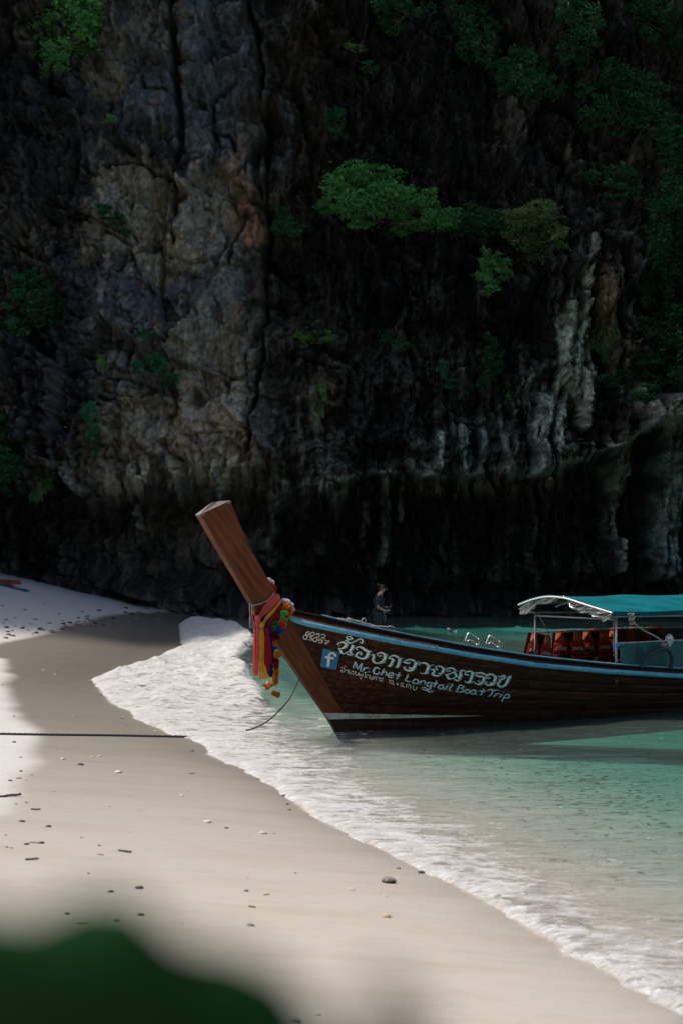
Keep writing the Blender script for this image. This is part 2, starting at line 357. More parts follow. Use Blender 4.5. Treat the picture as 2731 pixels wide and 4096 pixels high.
# rock texture in several sizes
left = sst(700, 560, U)*sst(150, 260, U)                                              # slabby part
f1, ed1, id1 = cellular(wu/95, wv/150, 3); _, ed2, id2 = cellular(wu/38, wv/30, 6); _, ed3, id3 = cellular(wu/16, wv/24, 9)
blocky = sst(260, 120, U)*sst(250, 500, V)+sst(450, 240, U)*sst(740, 800, V)*.8
rough = fbm(wu/120, wv/190, 6, 31)-.5; fine = fbm(wu/13, wv/20, 4, 32)-.5; fluted = ridged(wu/26, wv/210, 4, 33)-.55; pit = ridged(wu/22, wv/26, 4, 34)-.5
amp = 1-.62*left*sst(1000, 900, V)
Yc += -rough*1.6*amp-fine*.16*amp-fluted*(.22+.45*np.exp(-((V-lip+60)/120)**2)+.35*sst(1150, 1300, U))*(1-left*.6)
Yc += -(id1-.5)*.6*left-(id2-.5)*(.35+.3*blocky)+.26*np.exp(-(ed2/.07)**2)*(blocky*.8+.05)+.12*np.exp(-(ed1/.03)**2)*left+.05*np.exp(-(ed3/.09)**2)
Yc += .26*sst(.12, .4, pit)*(1-left*.8)*sst(1150, 1050, V)
sk = wu+.35*wv; fc1 = facets(sk/120, (wv-.5*wu)/190, 13); fc2 = facets((wu-.3*wv)/50, wv/85, 17); fc3 = facets(wu/17, wv/24, 19); fc4 = facets(wu/8, wv/11, 23)
Yc += 1.7*fc1+(.85-.25*left)*fc2+.40*fc3*(1-.72*left)+.20*fc4*(1-.75*left)
# cracks: (points, half width, depth)
CR = [([(388,-60),(395,40),(402,120),(408,200),(416,300),(410,370)],7,1.5),([(410,370),(404,470),(398,560)],3,.5),([(402,100),(380,60)],5,.5),
 ([(560,-60),(588,60),(600,180),(606,330),(612,430),(620,540),(606,700),(600,830),(588,900),(572,980),(565,1060)],5,1.1),
 ([(592,330),(585,400),(612,470)],8,.9),([(325,210),(355,215),(400,222)],3,.45),([(318,170),(330,210)],4,.4),
 ([(418,383),(450,372),(500,352),(542,338)],2.5,.4),([(420,240),(445,232),(482,225),(505,205),(545,180)],3,.4),([(484,225),(487,270),(495,305),(530,312),(540,340)],4,.6),
 ([(215,400),(270,382),(300,378),(340,385),(350,400),(400,402)],4,.8),([(345,405),(365,470)],3,.3),([(268,622),(290,590),(330,570),(362,560)],3,.6),
 ([(362,560),(372,620),(366,690),(372,740),(385,780)],3,.5),([(560,470),(555,520),(530,560),(525,600)],4,.6),([(582,800),(592,760),(598,745)],6,1.),
 ([(440,890),(462,928)],7,.8),([(395,1005),(460,1000),(540,1000)],2,.2),([(290,440),(275,500),(300,560)],3,.4),([(232,520),(285,560),(318,600)],3,.5),
 ([(165,760),(250,775),(350,770)],3,.35),([(60,860),(200,850),(330,885)],3,.35),([(150,905),(260,915),(380,905)],3,.35),([(645,820),(720,845),(800,850)],3,.5),
 ([(625,600),(660,640),(700,700)],4,.5),([(900,480),(930,700),(950,840)],5,.5),([(1090,560),(1130,700),(1150,860)],4,.5),([(1405,1060),(1395,900),(1388,760),(1340,640)],10,1.5),
 ([(1362,540),(1366,640),(1362,760),(1352,850)],7,1.),([(1435,560),(1440,700),(1420,860),(1380,900)],6,.9),([(1262,1090),(1268,980),(1300,880)],8,.8),([(1205,960),(1215,1080)],7,.7),([(1092,990),(1100,1050),(1090,1085)],7,.8),
 ([(1140,880),(1128,960),(1138,1060)],9,.5)]
crk = np.zeros(U.shape)
for pts, w, dp in CR:
    _, d = polydist(wu, wv, pts); g = np.exp(-(d/(w*(.35+1.3*fbm(U/14, V/22, 3, 26))))**2); Yc += g*dp*1.15; crk = np.maximum(crk, g*min(1, dp))
# hanging tufa: ridges, curtains and free columns (points, half width, how far it stands out)
TU = [([(1388,1040),(1398,1120),(1385,1200),(1392,1310)],16,3.0),([(1500,960),(1505,1080),(1495,1200),(1500,1312)],34,3.3),([(1462,900),(1470,1000)],14,1.2),
 ([(1350,560),(1345,700),(1322,850),(1290,960),(1262,1075)],13,.7),([(1308,700),(1300,850),(1245,985),(1235,1085)],12,.8),([(1255,900),(1222,990),(1225,1080)],9,.7),
 ([(1365,700),(1352,860),(1340,980)],10,.9),([(1010,1000),(1008,1060)],9,.6),([(1060,990),(1066,1070)],9,.6),([(1112,985),(1112,1060)],9,.6),([(1160,1000),(1170,1075)],8,.5),
 ([(880,1110),(884,1180),(878,1290)],13,1.6),([(842,1150),(838,1210),(830,1250)],10,1.3),([(928,1100),(920,1150),(915,1195)],7,1.3),([(760,1120),(770,1190)],8,1.1),
 ([(290,1090),(300,1150),(330,1210)],7,1.),([(655,1110),(640,1190),(620,1250)],12,1.1),([(500,1090),(520,1150)],9,.8),([(150,1090),(190,1130)],9,.9),([(410,1090),(425,1160)],7,.9),
 ([(720,900),(735,1050)],9,.5),([(690,920),(700,1060)],7,.4)]
tuf = np.zeros(U.shape)
for pts, w, dp in TU:
    _, d = polydist(wu*.35+U*.65, wv, pts); wloc = w*(.8+.5*fbm(U/40, V/30, 2, 40))
    g = np.exp(-(d/wloc)**4); Yc -= g*dp*(1+.25*np.sin(U/2.6+4*fbm(U/20, V/80, 2, 41))*.35); tuf = np.maximum(tuf, g)
drape = ridged(wu/13, wv/160, 3, 44)-.5
Yc -= drape*.7*np.exp(-((V-lip+25)/60)**2)*(U > 560)
Yc -= drape*.9*np.exp(-((V-lip-20)/90)**2)*(U <= 760)
xc = (U-784)/3266.4*Yref; zc = HC-(V-1280.4)/3266.4*Yref
# stone colours: lichen, soot-dark streaks, iron stain, pale lime, and painted cave shade
n1 = fbm(wu/45, wv/70, 5, 51); n2 = fbm(wu/12, wv/26, 4, 52); n3 = fbm(wu/150, wv/200, 3, 53); n4 = fbm(wu/9, wv/90, 4, 54)
K = lambda *c: np.array(c)
col = np.zeros(U.shape+(3,))+K(.062, .060, .058)
def lay(mask, c, k=1.):
    global col
    m = (np.clip(mask, 0, 1)*k)[..., None]; col = col*(1-m)+np.array(c)*m
lay(sst(.45, .62, n1), (.115, .105, .09), .8); lay(sst(.52, .66, n2), (.16, .145, .12), .45); lay(sst(.52, .40, n3), (.030, .028, .027), .7)
BL = [ # u, v, ru, rv, colour, weight
 (345,180,70,110,(.085,.092,.105),.9),(500,120,90,170,(.085,.095,.11),1),(470,280,80,110,(.09,.10,.115),1),(520,380,90,60,(.095,.10,.11),.8),(340,350,60,60,(.03,.03,.034),.9),
 (150,330,120,180,(.045,.05,.06),.8),(60,250,80,150,(.03,.035,.042),.8),(300,480,110,100,(.15,.135,.115),.8),(360,560,90,80,(.17,.15,.12),.7),(330,660,90,60,(.16,.15,.125),.8),
 (470,520,70,140,(.16,.145,.125),.7),(450,680,100,60,(.07,.08,.10),.9),(520,650,60,90,(.12,.12,.12),.7),(500,830,90,120,(.16,.14,.12),.8),(420,780,80,100,(.15,.14,.12),.7),
 (560,470,34,76,(.18,.10,.065),.65),(585,530,28,40,(.26,.13,.075),.8),(545,370,26,40,(.19,.11,.07),.6),(210,720,180,120,(.05,.055,.07),.85),(120,880,140,120,(.06,.062,.075),.85),(290,800,110,90,(.09,.09,.095),.6),
 (340,980,140,80,(.17,.145,.115),.8),(470,1000,120,80,(.20,.155,.12),.8),(520,940,70,60,(.2,.17,.14),.6),(300,1080,200,50,(.15,.125,.095),.7),(560,1080,110,60,(.15,.115,.085),.7),
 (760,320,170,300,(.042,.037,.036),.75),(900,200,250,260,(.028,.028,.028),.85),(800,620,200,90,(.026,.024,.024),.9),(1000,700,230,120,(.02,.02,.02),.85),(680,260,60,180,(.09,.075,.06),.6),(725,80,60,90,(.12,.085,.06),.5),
 (650,320,22,120,(.13,.145,.17),.6),(700,980,110,110,(.12,.11,.095),.6),(900,830,80,70,(.11,.105,.105),.85),(1000,790,50,60,(.13,.12,.115),.6),(870,960,110,90,(.06,.058,.062),.6),(740,940,40,80,(.2,.16,.11),.55),
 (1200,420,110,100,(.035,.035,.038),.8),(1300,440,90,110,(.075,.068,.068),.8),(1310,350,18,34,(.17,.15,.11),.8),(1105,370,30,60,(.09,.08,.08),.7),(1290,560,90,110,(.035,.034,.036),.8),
 (1040,1040,110,75,(.19,.23,.205),.9),(1120,1000,70,70,(.20,.24,.22),.7),(1180,1070,60,40,(.15,.18,.165),.8),(1250,970,62,115,(.17,.20,.17),.75),(1305,860,30,150,(.19,.22,.175),.8),(1340,720,28,170,(.19,.21,.17),.8),
 (1380,600,24,90,(.17,.12,.09),.8),(1400,700,28,80,(.2,.12,.085),.7),(1310,1050,110,28,(.15,.17,.15),.7),(1420,800,50,60,(.12,.09,.06),.6),(1500,1180,45,150,(.19,.235,.25),.9),(1390,1160,22,140,(.13,.155,.13),.8),
 (880,1220,22,70,(.22,.19,.16),.8),(836,1190,16,60,(.2,.17,.13),.8),(760,1090,60,30,(.14,.165,.15),.6),(920,1140,16,50,(.17,.2,.185),.7),(640,1180,40,60,(.2,.18,.15),.5),(430,1230,50,50,(.17,.16,.14),.35),
 (950,1120,120,30,(.13,.125,.10),.7),(300,1180,240,60,(.07,.055,.045),.6),(1100,1200,500,90,(.035,.033,.031),.7),(100,1220,200,120,(.03,.028,.027),.7),(600,1350,420,60,(.035,.03,.027),.8),(1200,1380,500,60,(.022,.02,.019),.8)]  # dark patches below the lip: shade painted into the cave rock
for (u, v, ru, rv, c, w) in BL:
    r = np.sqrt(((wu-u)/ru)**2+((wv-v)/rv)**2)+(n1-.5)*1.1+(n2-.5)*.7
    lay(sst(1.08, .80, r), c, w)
lay(tuf*sst(.3, .5, n2), (.24, .27, .24), .5)
lay(sst(.56, .70, n4)*(1-.6*left), (.022, .021, .022), .6); lay(sst(.40, .30, n4), (.19, .18, .16), .25*1)
lay(sst(.60, .75, fbm(wu/8, wv/10, 4, 57)), (.02, .02, .02), .5); lay(sst(.62, .72, fbm(wu/30, wv/30, 5, 58)), (.17, .105, .065), .28*left)
col *= (.72+.56*fbm(wu/5, wv/9, 3, 59))[..., None]
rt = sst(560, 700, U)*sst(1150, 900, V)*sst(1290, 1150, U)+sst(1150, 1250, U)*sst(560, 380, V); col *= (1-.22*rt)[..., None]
stz = sst(960, 1020, U)*sst(480, 600, V)*sst(1360, 1250, V); strk = fbm(wu/7, wv/130, 4, 61); col *= (1+stz*(2.6*(strk-.5)+.0)+.35*tuf*(wu > 820))[..., None]
rim = np.exp(-((V-lip+7)/8)**2)*sst(600, 700, U)*sst(.40, .52, fbm(U/22, V*0, 3, 62)); lay(rim, (.25, .31, .275), .85)
tri = np.exp(-((V-lip-12)/34)**2)*sst(.48, .58, fbm(U/14, V/60, 3, 63)); lay(tri*sst(150, 300, U), (.30, .27, .22), .8)
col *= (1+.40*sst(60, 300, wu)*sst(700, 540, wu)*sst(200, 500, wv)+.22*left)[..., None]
lum = col.mean(-1, keepdims=True); col = col*(lum/.09)**.45; col = np.clip(lum*0+col.mean(-1, keepdims=True)+(col-col.mean(-1, keepdims=True))*1.12, .003, 1)*np.array([1.0, 1., .97])
CLIFF_K = 1.12
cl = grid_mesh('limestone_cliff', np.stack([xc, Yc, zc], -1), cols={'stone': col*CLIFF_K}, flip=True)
def cliff_mat():
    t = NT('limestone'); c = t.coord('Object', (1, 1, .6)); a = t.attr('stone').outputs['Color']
    n = t.noise(c, 6, 6, .65, .4); m = t.noise(c, 22, 4, .6); ms = t.n('TexVoronoi'); t.set(ms, 0, c); t.set(ms, 'Scale', 5)
    col = t.mix(1., a, t.ramp(n, [(.3, (.55, .55, .56)), (.5, (.95, .94, .93)), (.7, (1.5, 1.46, 1.4))]), 'MULTIPLY')
    col = t.mix(t.mapr(m, .55, .7, 0, .3), col, (.02, .02, .02))
    h = t.math('ADD', t.math('ADD', n, t.math('MULTIPLY', m, .4)), t.math('MULTIPLY', ms.outputs[0], .4))
    t.bsdf(col, .85, t.bump(h, .16, .9), spec=.2); return t.m
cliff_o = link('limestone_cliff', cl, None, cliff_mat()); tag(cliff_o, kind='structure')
def cliff_at(u, v):
    i = min(np.searchsorted(v_, v), len(v_)-1); j = min(np.searchsorted(u_, u), len(u_)-1)
    return Vector((xc[i, j], Yc[i, j], zc[i, j]))

# ------------------------------------------------------------------ added slope out of view behind the camera, blocks low sky to darken the cave
ax_ = np.linspace(-110, 110, 90); ay_ = np.linspace(0, 1, 26); A, Bq = np.meshgrid(ax_, ay_)
yy = -16-34*Bq-.004*A*A*0+.9*np.abs(A)**.5*0; zz = 1.6+Bq**.75*26*(.8+.4*fbm(A/18, Bq*3, 3, 71))+(fbm(A/1.7, Bq*14, 4, 72)-.5)*4*sst(0, .15, Bq)
fh = grid_mesh('sky_blocker_slope', np.stack([A, yy+(fbm(A/2.2, Bq*12, 3, 73)-.5)*3, zz], -1), flip=True)
tag(link('sky_blocker_slope', fh, None, simple('sky_blocker_green', (.035, .07, .025), .9, .6, .5, 0, .3)), kind='structure')
# ------------------------------------------------------------------ longtail boat (local frame: x aft from the bow, -y the side we see, z up)
TH = R(33); B0 = P(1335, 2930, 17.07); B0.z = 0; cT, sT = math.cos(TH), math.sin(TH)
boat = empty('longtail_boat', B0, TH)
tag(boat, 'dark wooden longtail boat with painted lettering and raised plank prow, moored in the shallows', 'boat')
def L(X, Y, t=0.):                           # point in the boat's frame seen at a photo pixel, t metres towards the viewer side
    dx = (X-CX)/F; s = (dx*(B0.y-cT*t)-B0.x-sT*t)/(cT-dx*sT); d = B0.y+s*sT-cT*t
    return Vector((s, -t, HC-(Y-CY)/F*d))
BM = Matrix.Translation(B0) @ Matrix.Rotation(TH, 4, 'Z')
def W(p): return BM @ Vector(p)
def Wp(X, Y, t=0.): return W(L(X, Y, t))
# materials
dark_wood = wood('dark_hull_wood', (.020, .0085, .005), (.050, .019, .010), (.105, .042, .022), 0, .42)
def hull_paint(t, col):
    c = t.n('TexCoord'); sp = t.n('SeparateXYZ'); t.set(sp, 0, c.outputs['Object']); x, z = sp.outputs[0], sp.outputs[2]
    nz = t.noise(c.outputs['Object'], 9, 4)
    lo = t.math('ADD', t.math('MULTIPLY', x, -.0195), .160); hi = t.math('ADD', t.math('MULTIPLY', x, -.058), .236)
    zn = t.math('ADD', z, t.math('MULTIPLY', t.math('SUBTRACT', nz, .5), .008))
    below = t.math('LESS_THAN', zn, lo); below_hi = t.math('LESS_THAN', zn, t.math('MAXIMUM', hi, lo))
    col = t.mix(below_hi, col, t.mix(t.mapr(nz, .45, .65), (.62, .60, .54), (.42, .38, .32)))
    return t.mix(below, col, t.mix(t.mapr(nz, .4, .6), (.030, .009, .008), (.055, .018, .014)))
hull_wood = wood('hull_plank_wood', (.013, .004, .002), (.040, .0105, .0045), (.19, .055, .018), 0, .42, 0, hull_paint)
hull_wood2 = wood('hull_plank_wood_reddish', (.020, .006, .0025), (.062, .0165, .0065), (.24, .075, .026), 0, .42, 0, hull_paint)
stem_wood = wood('stem_wood', (.10, .026, .009), (.19, .056, .019), (.28, .095, .036), 2, .5, R(39), hull_paint, .0015)
grey_wood = wood('weathered_end_grain', (.10, .09, .08), (.20, .185, .165), (.34, .32, .29), 1, .7)
copper_wood = wood('orange_varnished_wood', (.22, .09, .045), (.36, .16, .08), (.48, .24, .13), 0, .4)
def blue_mat():
    t = NT('worn_blue_paint'); c = t.coord('Object', (1, 4, 4)); n = t.noise(c, 5, 6, .7); m = t.noise(c, 30, 4, .7)
    col = t.mix(t.mapr(n, .35, .65), (.055, .30, .50), (.16, .44, .54)); col = t.mix(t.mapr(m, .60, .70), col, (.10, .07, .05))
    col = t.mix(t.mapr(m, .28, .36, 1, 0), col, (.35, .55, .60))
    t.bsdf(col, .45, t.bump(m, .002)); return t.m
blue = blue_mat()
steel = simple('brushed_steel', (.55, .55, .53), .3, .15, 40, 1., .0005)
pipe = simple('galvanised_pipe', (.34, .33, .31), .45, .25, 30, .5, .0005)
# lines read off the hull
SEAM = [L(x, y, .05) for x, y in [(1168,2470),(1225,2575),(1294,2690),(1382,2851),(1398,2885),(1420,2925),(1470,3010)]]
sz = np.array([p.z for p in SEAM])[::-1]; ss = np.array([p.x for p in SEAM])[::-1]
def s0z(z): return float(np.interp(z, sz, ss))
ZB = -.32; SL = 10.5; ZT0 = SEAM[0].z
def Tr(r, s, s00):
    B = .2+.65*max(r, 0)**.6; lam = 1.8-.5*r
    t = .05+B*(1-math.exp(-max(s-s00, 0)/lam))
    return t*(1-.35*max(0, (s-7.5)/3)**2)
def railz(lst, off=0.):
    xs_, zs_ = [], []
    for X, Y in lst:
        t = .3
        for _ in range(25):
            p = L(X, Y, t+off); t = .5*t+.5*Tr(1, p.x, SEAM[0].x)
        xs_.append(p.x); zs_.append(p.z)
    return np.array(xs_), np.array(zs_)
_rx, _rz = railz([(1164,2461),(1214,2481),(1405,2521),(1597,2559),(1900,2613),(2150,2651),(2440,2677),(2731,2696)], .03)
_cx, _cz = railz([(1175,2436),(1267,2453),(1373,2480),(1500,2509),(1660,2541),(1900,2586),(2150,2624),(2440,2653),(2731,2672)], -.02)
def zt(s): return float(np.interp(s, _rx, _rz) if s < _rx[-1] else _rz[-1]+(s-_rx[-1])*.01)
def zc_(s): return float(np.interp(s, _cx, _cz) if s < _cx[-1] else _cz[-1]+(s-_cx[-1])*.01)
def H(q, r, side=-1, inset=0.):
    s00 = s0z(ZB+r*(ZT0-ZB)); s = s00+(SL-s00)*q**1.35; z = ZB+r*(zt(s)-ZB)
    return Vector((s, side*(Tr(r, s, s00)-inset), z))
NQ = 64; RB = [0, .16, .30, .43, .555, .675, .79, .90, 1.0]
for side in (-1, 1):
    for i in range(len(RB)-1):
        a, b = RB[i], RB[i+1]; rows = [(a, .003), (a+.004, .0), (a+.3*(b-a), -.003), (a+.7*(b-a), -.003), (b-.004, 0), (b, .003)]
        V_ = np.array([[H(j/NQ, r, side, ins+.0025*(i % 2)) for j in range(NQ+1)] for r, ins in rows])
        link('plank', grid_mesh('plank', V_, flip=(side > 0)), boat, [hull_wood, hull_wood2][(i*5+1) % 3 == 0])
    V_ = np.array([[H(j/NQ, r, side, .035) for j in range(NQ+1)] for r in np.linspace(0, 1, 8)])
    link('inner_lining', grid_mesh('inner_lining', V_, flip=(side < 0)), boat, dark_wood)
def along(ss_, prof, side):                   # sweep a small section (list of (dt, z function)) along the sheer
    V_ = []
    for dt, zf in prof+[prof[0]]:
        V_.append([(s, side*(Tr(1, s, SEAM[0].x)+dt), zf(s)) for s in ss_])
    V_ = np.array(V_); return V_
SS = np.concatenate([np.linspace(SEAM[0].x-.03, 1.5, 24), np.linspace(1.7, SL, 30)])
for side in (-1, 1):
    fl = side < 0
    nseg = [SS[0], .55, 1.02, 2.6, 4.3, 6.2, 8.2, SL]
    for a, b in zip(nseg[:-1], nseg[1:]):      # the blue rubbing strake is nailed on in lengths
        sg = np.linspace(a, b-.006, 14)
        link('rubbing_strake', grid_mesh('rubbing_strake', along(sg, [(.0, lambda s: zt(s)-.062), (.032, lambda s: zt(s)-.060), (.034, lambda s: zt(s)-.002), (.0, lambda s: zt(s))], side), flip=fl), boat, blue)
    sg = np.linspace(SS[0], 1.05, 24)
    link('varnished_strip', grid_mesh('varnished_strip', along(sg, [(-.01, lambda s: zt(s)), (.022, lambda s: zt(s)+.001), (.018, lambda s: zt(s)+.018), (-.01, lambda s: zt(s)+.018)], side), flip=fl), boat, copper_wood)
    link('washboard', grid_mesh('washboard', along(SS, [(-.03, lambda s: zt(s)-.04), (-.004, lambda s: zt(s)-.03), (-.014, lambda s: zc_(s)-.03), (-.040, lambda s: zc_(s)-.03)], side), flip=fl), boat, hull_wood)
    link('cap_rail', grid_mesh('cap_rail', along(SS, [(-.062, lambda s: zc_(s)-.032), (.004, lambda s: zc_(s)-.032), (.006, lambda s: zc_(s)-.012), (-.062, lambda s: zc_(s)-.008)], side), flip=fl), boat, dark_wood)
    sg = np.concatenate([np.linspace(L(1273, 2455, .15).x, 1.5, 16), np.linspace(1.7, SL, 26)])
    link('cap_edging', grid_mesh('cap_edging', along(sg, [(-.02, lambda s: zc_(s)-.0118), (.0075, lambda s: zc_(s)-.0118), (.0075, lambda s: zc_(s)+.002), (-.02, lambda s: zc_(s)+.004)], side), flip=fl), boat, blue)
# nail heads on the strake
nm = simple('rusty_nail', (.08, .06, .05), .6, .3, 60)
for s in [-.30, .12, .50, .92, 1.28, 1.75, 2.25, 2.8, 3.3, 3.85, 4.4, 5.0, 5.6]:
    c = Vector((s, -(Tr(1, s, SEAM[0].x)+.0345), zt(s)-.03)); vs = [c+Vector((.007*math.cos(a), -.003*0-.001, .007*math.sin(a))) for a in np.linspace(0, 2*math.pi, 9)[:-1]]
    vs.append(c+Vector((0, -.004, 0))); link('nail_head', mesh('nail_head', vs, [(k, (k+1) % 8, 8) for k in range(8)]), boat, nm)
# stem and tall prow plank
fr = [(791,2058),(866,2190),(938,2310),(1002,2419),(1055,2502),(1108,2583),(1198,2717),(1262,2810),(1309,2878),(1338,2928),(1362,2968),(1420,3020)]
bk = [(916,1993),(957,2110),(1005,2215),(1062,2315),(1125,2415),(1174,2478),(1231,2573),(1268,2640),(1300,2688),(1388,2849),(1404,2883),(1480,3010)]
bk[0] = (912, 2003)
rows = []
for i, (a, b) in enumerate(zip(fr, bk)):
    k = i/(len(fr)-1); wf = .055-.045*min(1, k*1.5); wbk = .055
    rows.append([L(*a, 0)+Vector((.004, -wf, 0)), L(*b, 0)+Vector((0, -wbk, 0)), L(*b, 0)+Vector((0, wbk, 0)), L(*a, 0)+Vector((.004, wf, 0))])
def sub(rows, k=5):
    out = []
    cols_ = [spline([r[j] for r in rows], k) for j in range(4)]
    return [[c[i] for c in cols_] for i in range(len(cols_[0]))]
rr = sub(rows); V_ = np.array([[r[0], r[0]*.67+r[1]*.33+Vector((0, -.004, 0)), r[0]*.33+r[1]*.67+Vector((0, -.004, 0)), r[1], r[2], r[3], r[0]] for r in rr])
me = grid_mesh('prow_stem', V_, flip=True)
me.polygons.foreach_set('use_smooth', [False]*len(me.polygons)); stem = link('prow_stem', me, boat, stem_wood)
a, b, c, d = rr[0]; apex = (a+b+c+d)/4+Vector((-.02, 0, .055)); ap2 = apex+Vector((.10, 0, .02))
a2, b2, c2, d2_ = [p+(p-(a+b+c+d)/4)*.03 for p in (a, b, c, d)]; dn = (rr[3][0]-rr[0][0])*.12
vs = [a2, b2, c2, d2_, apex, ap2, a2+dn, b2+dn, c2+dn, d2_+dn]
link('prow_cap', mesh('prow_cap', vs, [(0, 1, 5, 4), (2, 3, 4, 5), (1, 2, 5), (3, 0, 4), (6, 7, 1, 0), (7, 8, 2, 1), (8, 9, 3, 2), (9, 6, 0, 3)]), boat, grey_wood)
# thin pale batten on the leading edge
ft_ = [r[0] for r in rr]; fb = [r[3] for r in rr]
V_ = np.array([[p+Vector((-.006, -.001, 0)), p+Vector((.010, -.0045, 0)), q+Vector((.010, .0045, 0)), q+Vector((-.006, .001, 0))] for p, q in zip(ft_, fb)][1:47])
link('leading_batten', grid_mesh('leading_batten', V_), boat, grey_wood)
for X, Y in [(1063,2420),(1247,2822),(1206,2643),(1178,2608),(1160,2563),(1010,2340),(990,2268),(950,2190),(1024,2444)]:
    c = L(X, Y, .0605+.001); vs = [c+Vector((.007*math.cos(an), -.0012, .007*math.sin(an))) for an in np.linspace(0, 2*math.pi, 9)[:-1]]+[c+Vector((0, -.003, 0))]
    link('bolt_head', mesh('bolt_head', vs, [(k, (k+1) % 8, 8) for k in range(8)]), boat, nm)
# small crosspiece where the gunwales meet the stem
b0 = L(1020, 2445, .062); b1 = L(1120, 2475, .075)
def boxm(p, x, y, z, mt, name, par=boat):
    vs = [p+x*i+y*j+z*k for i in (0, 1) for j in (0, 1) for k in (0, 1)]
    return link(name, mesh(name, vs, [(0,1,3,2),(4,6,7,5),(0,4,5,1),(2,3,7,6),(0,2,6,4),(1,5,7,3)]), par, mt)
boxm(b0, b1-b0, Vector((0, -.02, 0)), Vector((0.01, 0, -.10)), dark_wood, 'bow_block')
# decking, thwarts and inside floor
for i in range(16):
    s = SEAM[0].x+.05+i*.13; w = Tr(1, s, SEAM[0].x)-.045; w2 = Tr(1, s+.124, SEAM[0].x)-.045; z = zc_(s)-.045; z2 = zc_(s+.124)-.045
    vs = [(s, -w, z), (s, w, z), (s+.124, w2, z2), (s+.124, -w2, z2)]; vs += [(x, y, q-.02) for x, y, q in vs]
    link('deck_board', mesh('deck_board', vs, [(0,3,2,1),(4,5,6,7),(0,1,5,4),(1,2,6,5),(2,3,7,6),(3,0,4,7)]), boat, dark_wood)
for s in (2.0, 2.75, 4.6, 5.6, 6.6, 7.6):
    w = Tr(.85, s, SEAM[0].x)-.05; boxm(Vector((s, -w, zt(s)-.25)), Vector((.22, 0, 0)), Vector((0, 2*w, 0)), Vector((0, 0, .03)), dark_wood, 'thwart')
V_ = np.array([[(s, k*(Tr(.5, s, .1)-.05), .22) for k in (-1, 1)] for s in np.linspace(1.0, SL, 12)])
link('floor_boards', grid_mesh('floor_boards', V_, flip=True), boat, dark_wood)
vs = [H(1, r, -1) for r in np.linspace(0, 1, 6)]+[H(1, r, 1) for r in np.linspace(1, 0, 6)]
link('transom', mesh('transom', vs, [tuple(range(12))]), boat, dark_wood)
# ------------------------------------------------------------------ painted lettering on the hull
white_p = simple('white_sign_paint', (.80, .79, .70), .55, .22, 22, 0, .0003)
blue_p = simple('blue_sign_paint', (.020, .19, .38), .5, .2, 60, 0, .0003)
fb_blue = simple('blue_logo_paint', (.010, .17, .36), .5, .12, 40, 0, .0003)
orange_p = simple('stained_sign_paint', (.62, .38, .16), .55, .2, 60, 0, .0003)
rust_p = simple('rust_run', (.30, .14, .05), .7, .3, 60, 0, .0003)
QQ = np.linspace(0, .62, 90)
def on_hull(X, Y, off):                        # march t until the hull surface is met on this sight line
    lo_, hi_ = .02, 1.0
    for _ in range(26):
        t = (lo_+hi_)/2; p = L(X, Y, t); r = (p.z-ZB)/(zt(p.x)-ZB); s00 = s0z(ZB+max(0, min(1, r))*(ZT0-ZB))
        if t < Tr(max(0, r), p.x, s00): lo_ = t
        else: hi_ = t
    return L(X, Y, lo_+.004+off)
def stroke(pts, conv, off, dx=0, dy=0, grow=0, sm=3):
    pts = [(x, y, w) for x, y, w in pts]
    P2 = spline([Vector((x, y, w)) for x, y, w in pts], sm) if len(pts) > 2 else [Vector(p) for p in pts]
    vs = []; n = len(P2)
    for i, p in enumerate(P2):
        a = P2[max(i-1, 0)]; b = P2[min(i+1, n-1)]; t = Vector((b.x-a.x, b.y-a.y))
        t = t.normalized() if t.length > 0 else Vector((1, 0)); nn = Vector((-t.y, t.x)); w = max(p.z, 2)/2+grow
        for sgn in (-1, 1):
            X, Y = conv(p.x+nn.x*w*sgn+dx, p.y+nn.y*w*sgn+dy); vs.append(on_hull(X, Y, off))
    return vs, [(2*i, 2*i+1, 2*i+3, 2*i+2) for i in range(n-1)]
cA = lambda x, y: (1320+.2551*x, 2500+.2551*y)
cB = lambda x, y: (1660+.2551*x, 2560+.2551*y)
cC = lambda x, y: (1340+.2551*x, 2620+.2551*y)
cD = lambda x, y: (1200+.1913*x, 2500+.1913*y)
def word(name, glyphs, mat, shadow=None, label=None):
    def fin(strs, off, dx, dy, grow, nm_, mt):
        parts = []
        for i, (cv, st) in enumerate(strs): parts.append(stroke(st, cv, off+.00012*i, dx, dy, grow))
        vs, fs = join(parts); o = link(nm_, mesh(nm_, vs, fs), boat, mt); return o
    for g in glyphs:
        if shadow: fin(g, .001, shadow[0], shadow[1], 1.5, 'letter_shadow', blue_p)
        fin(g, .004, 0, 0, 0, name, mat)
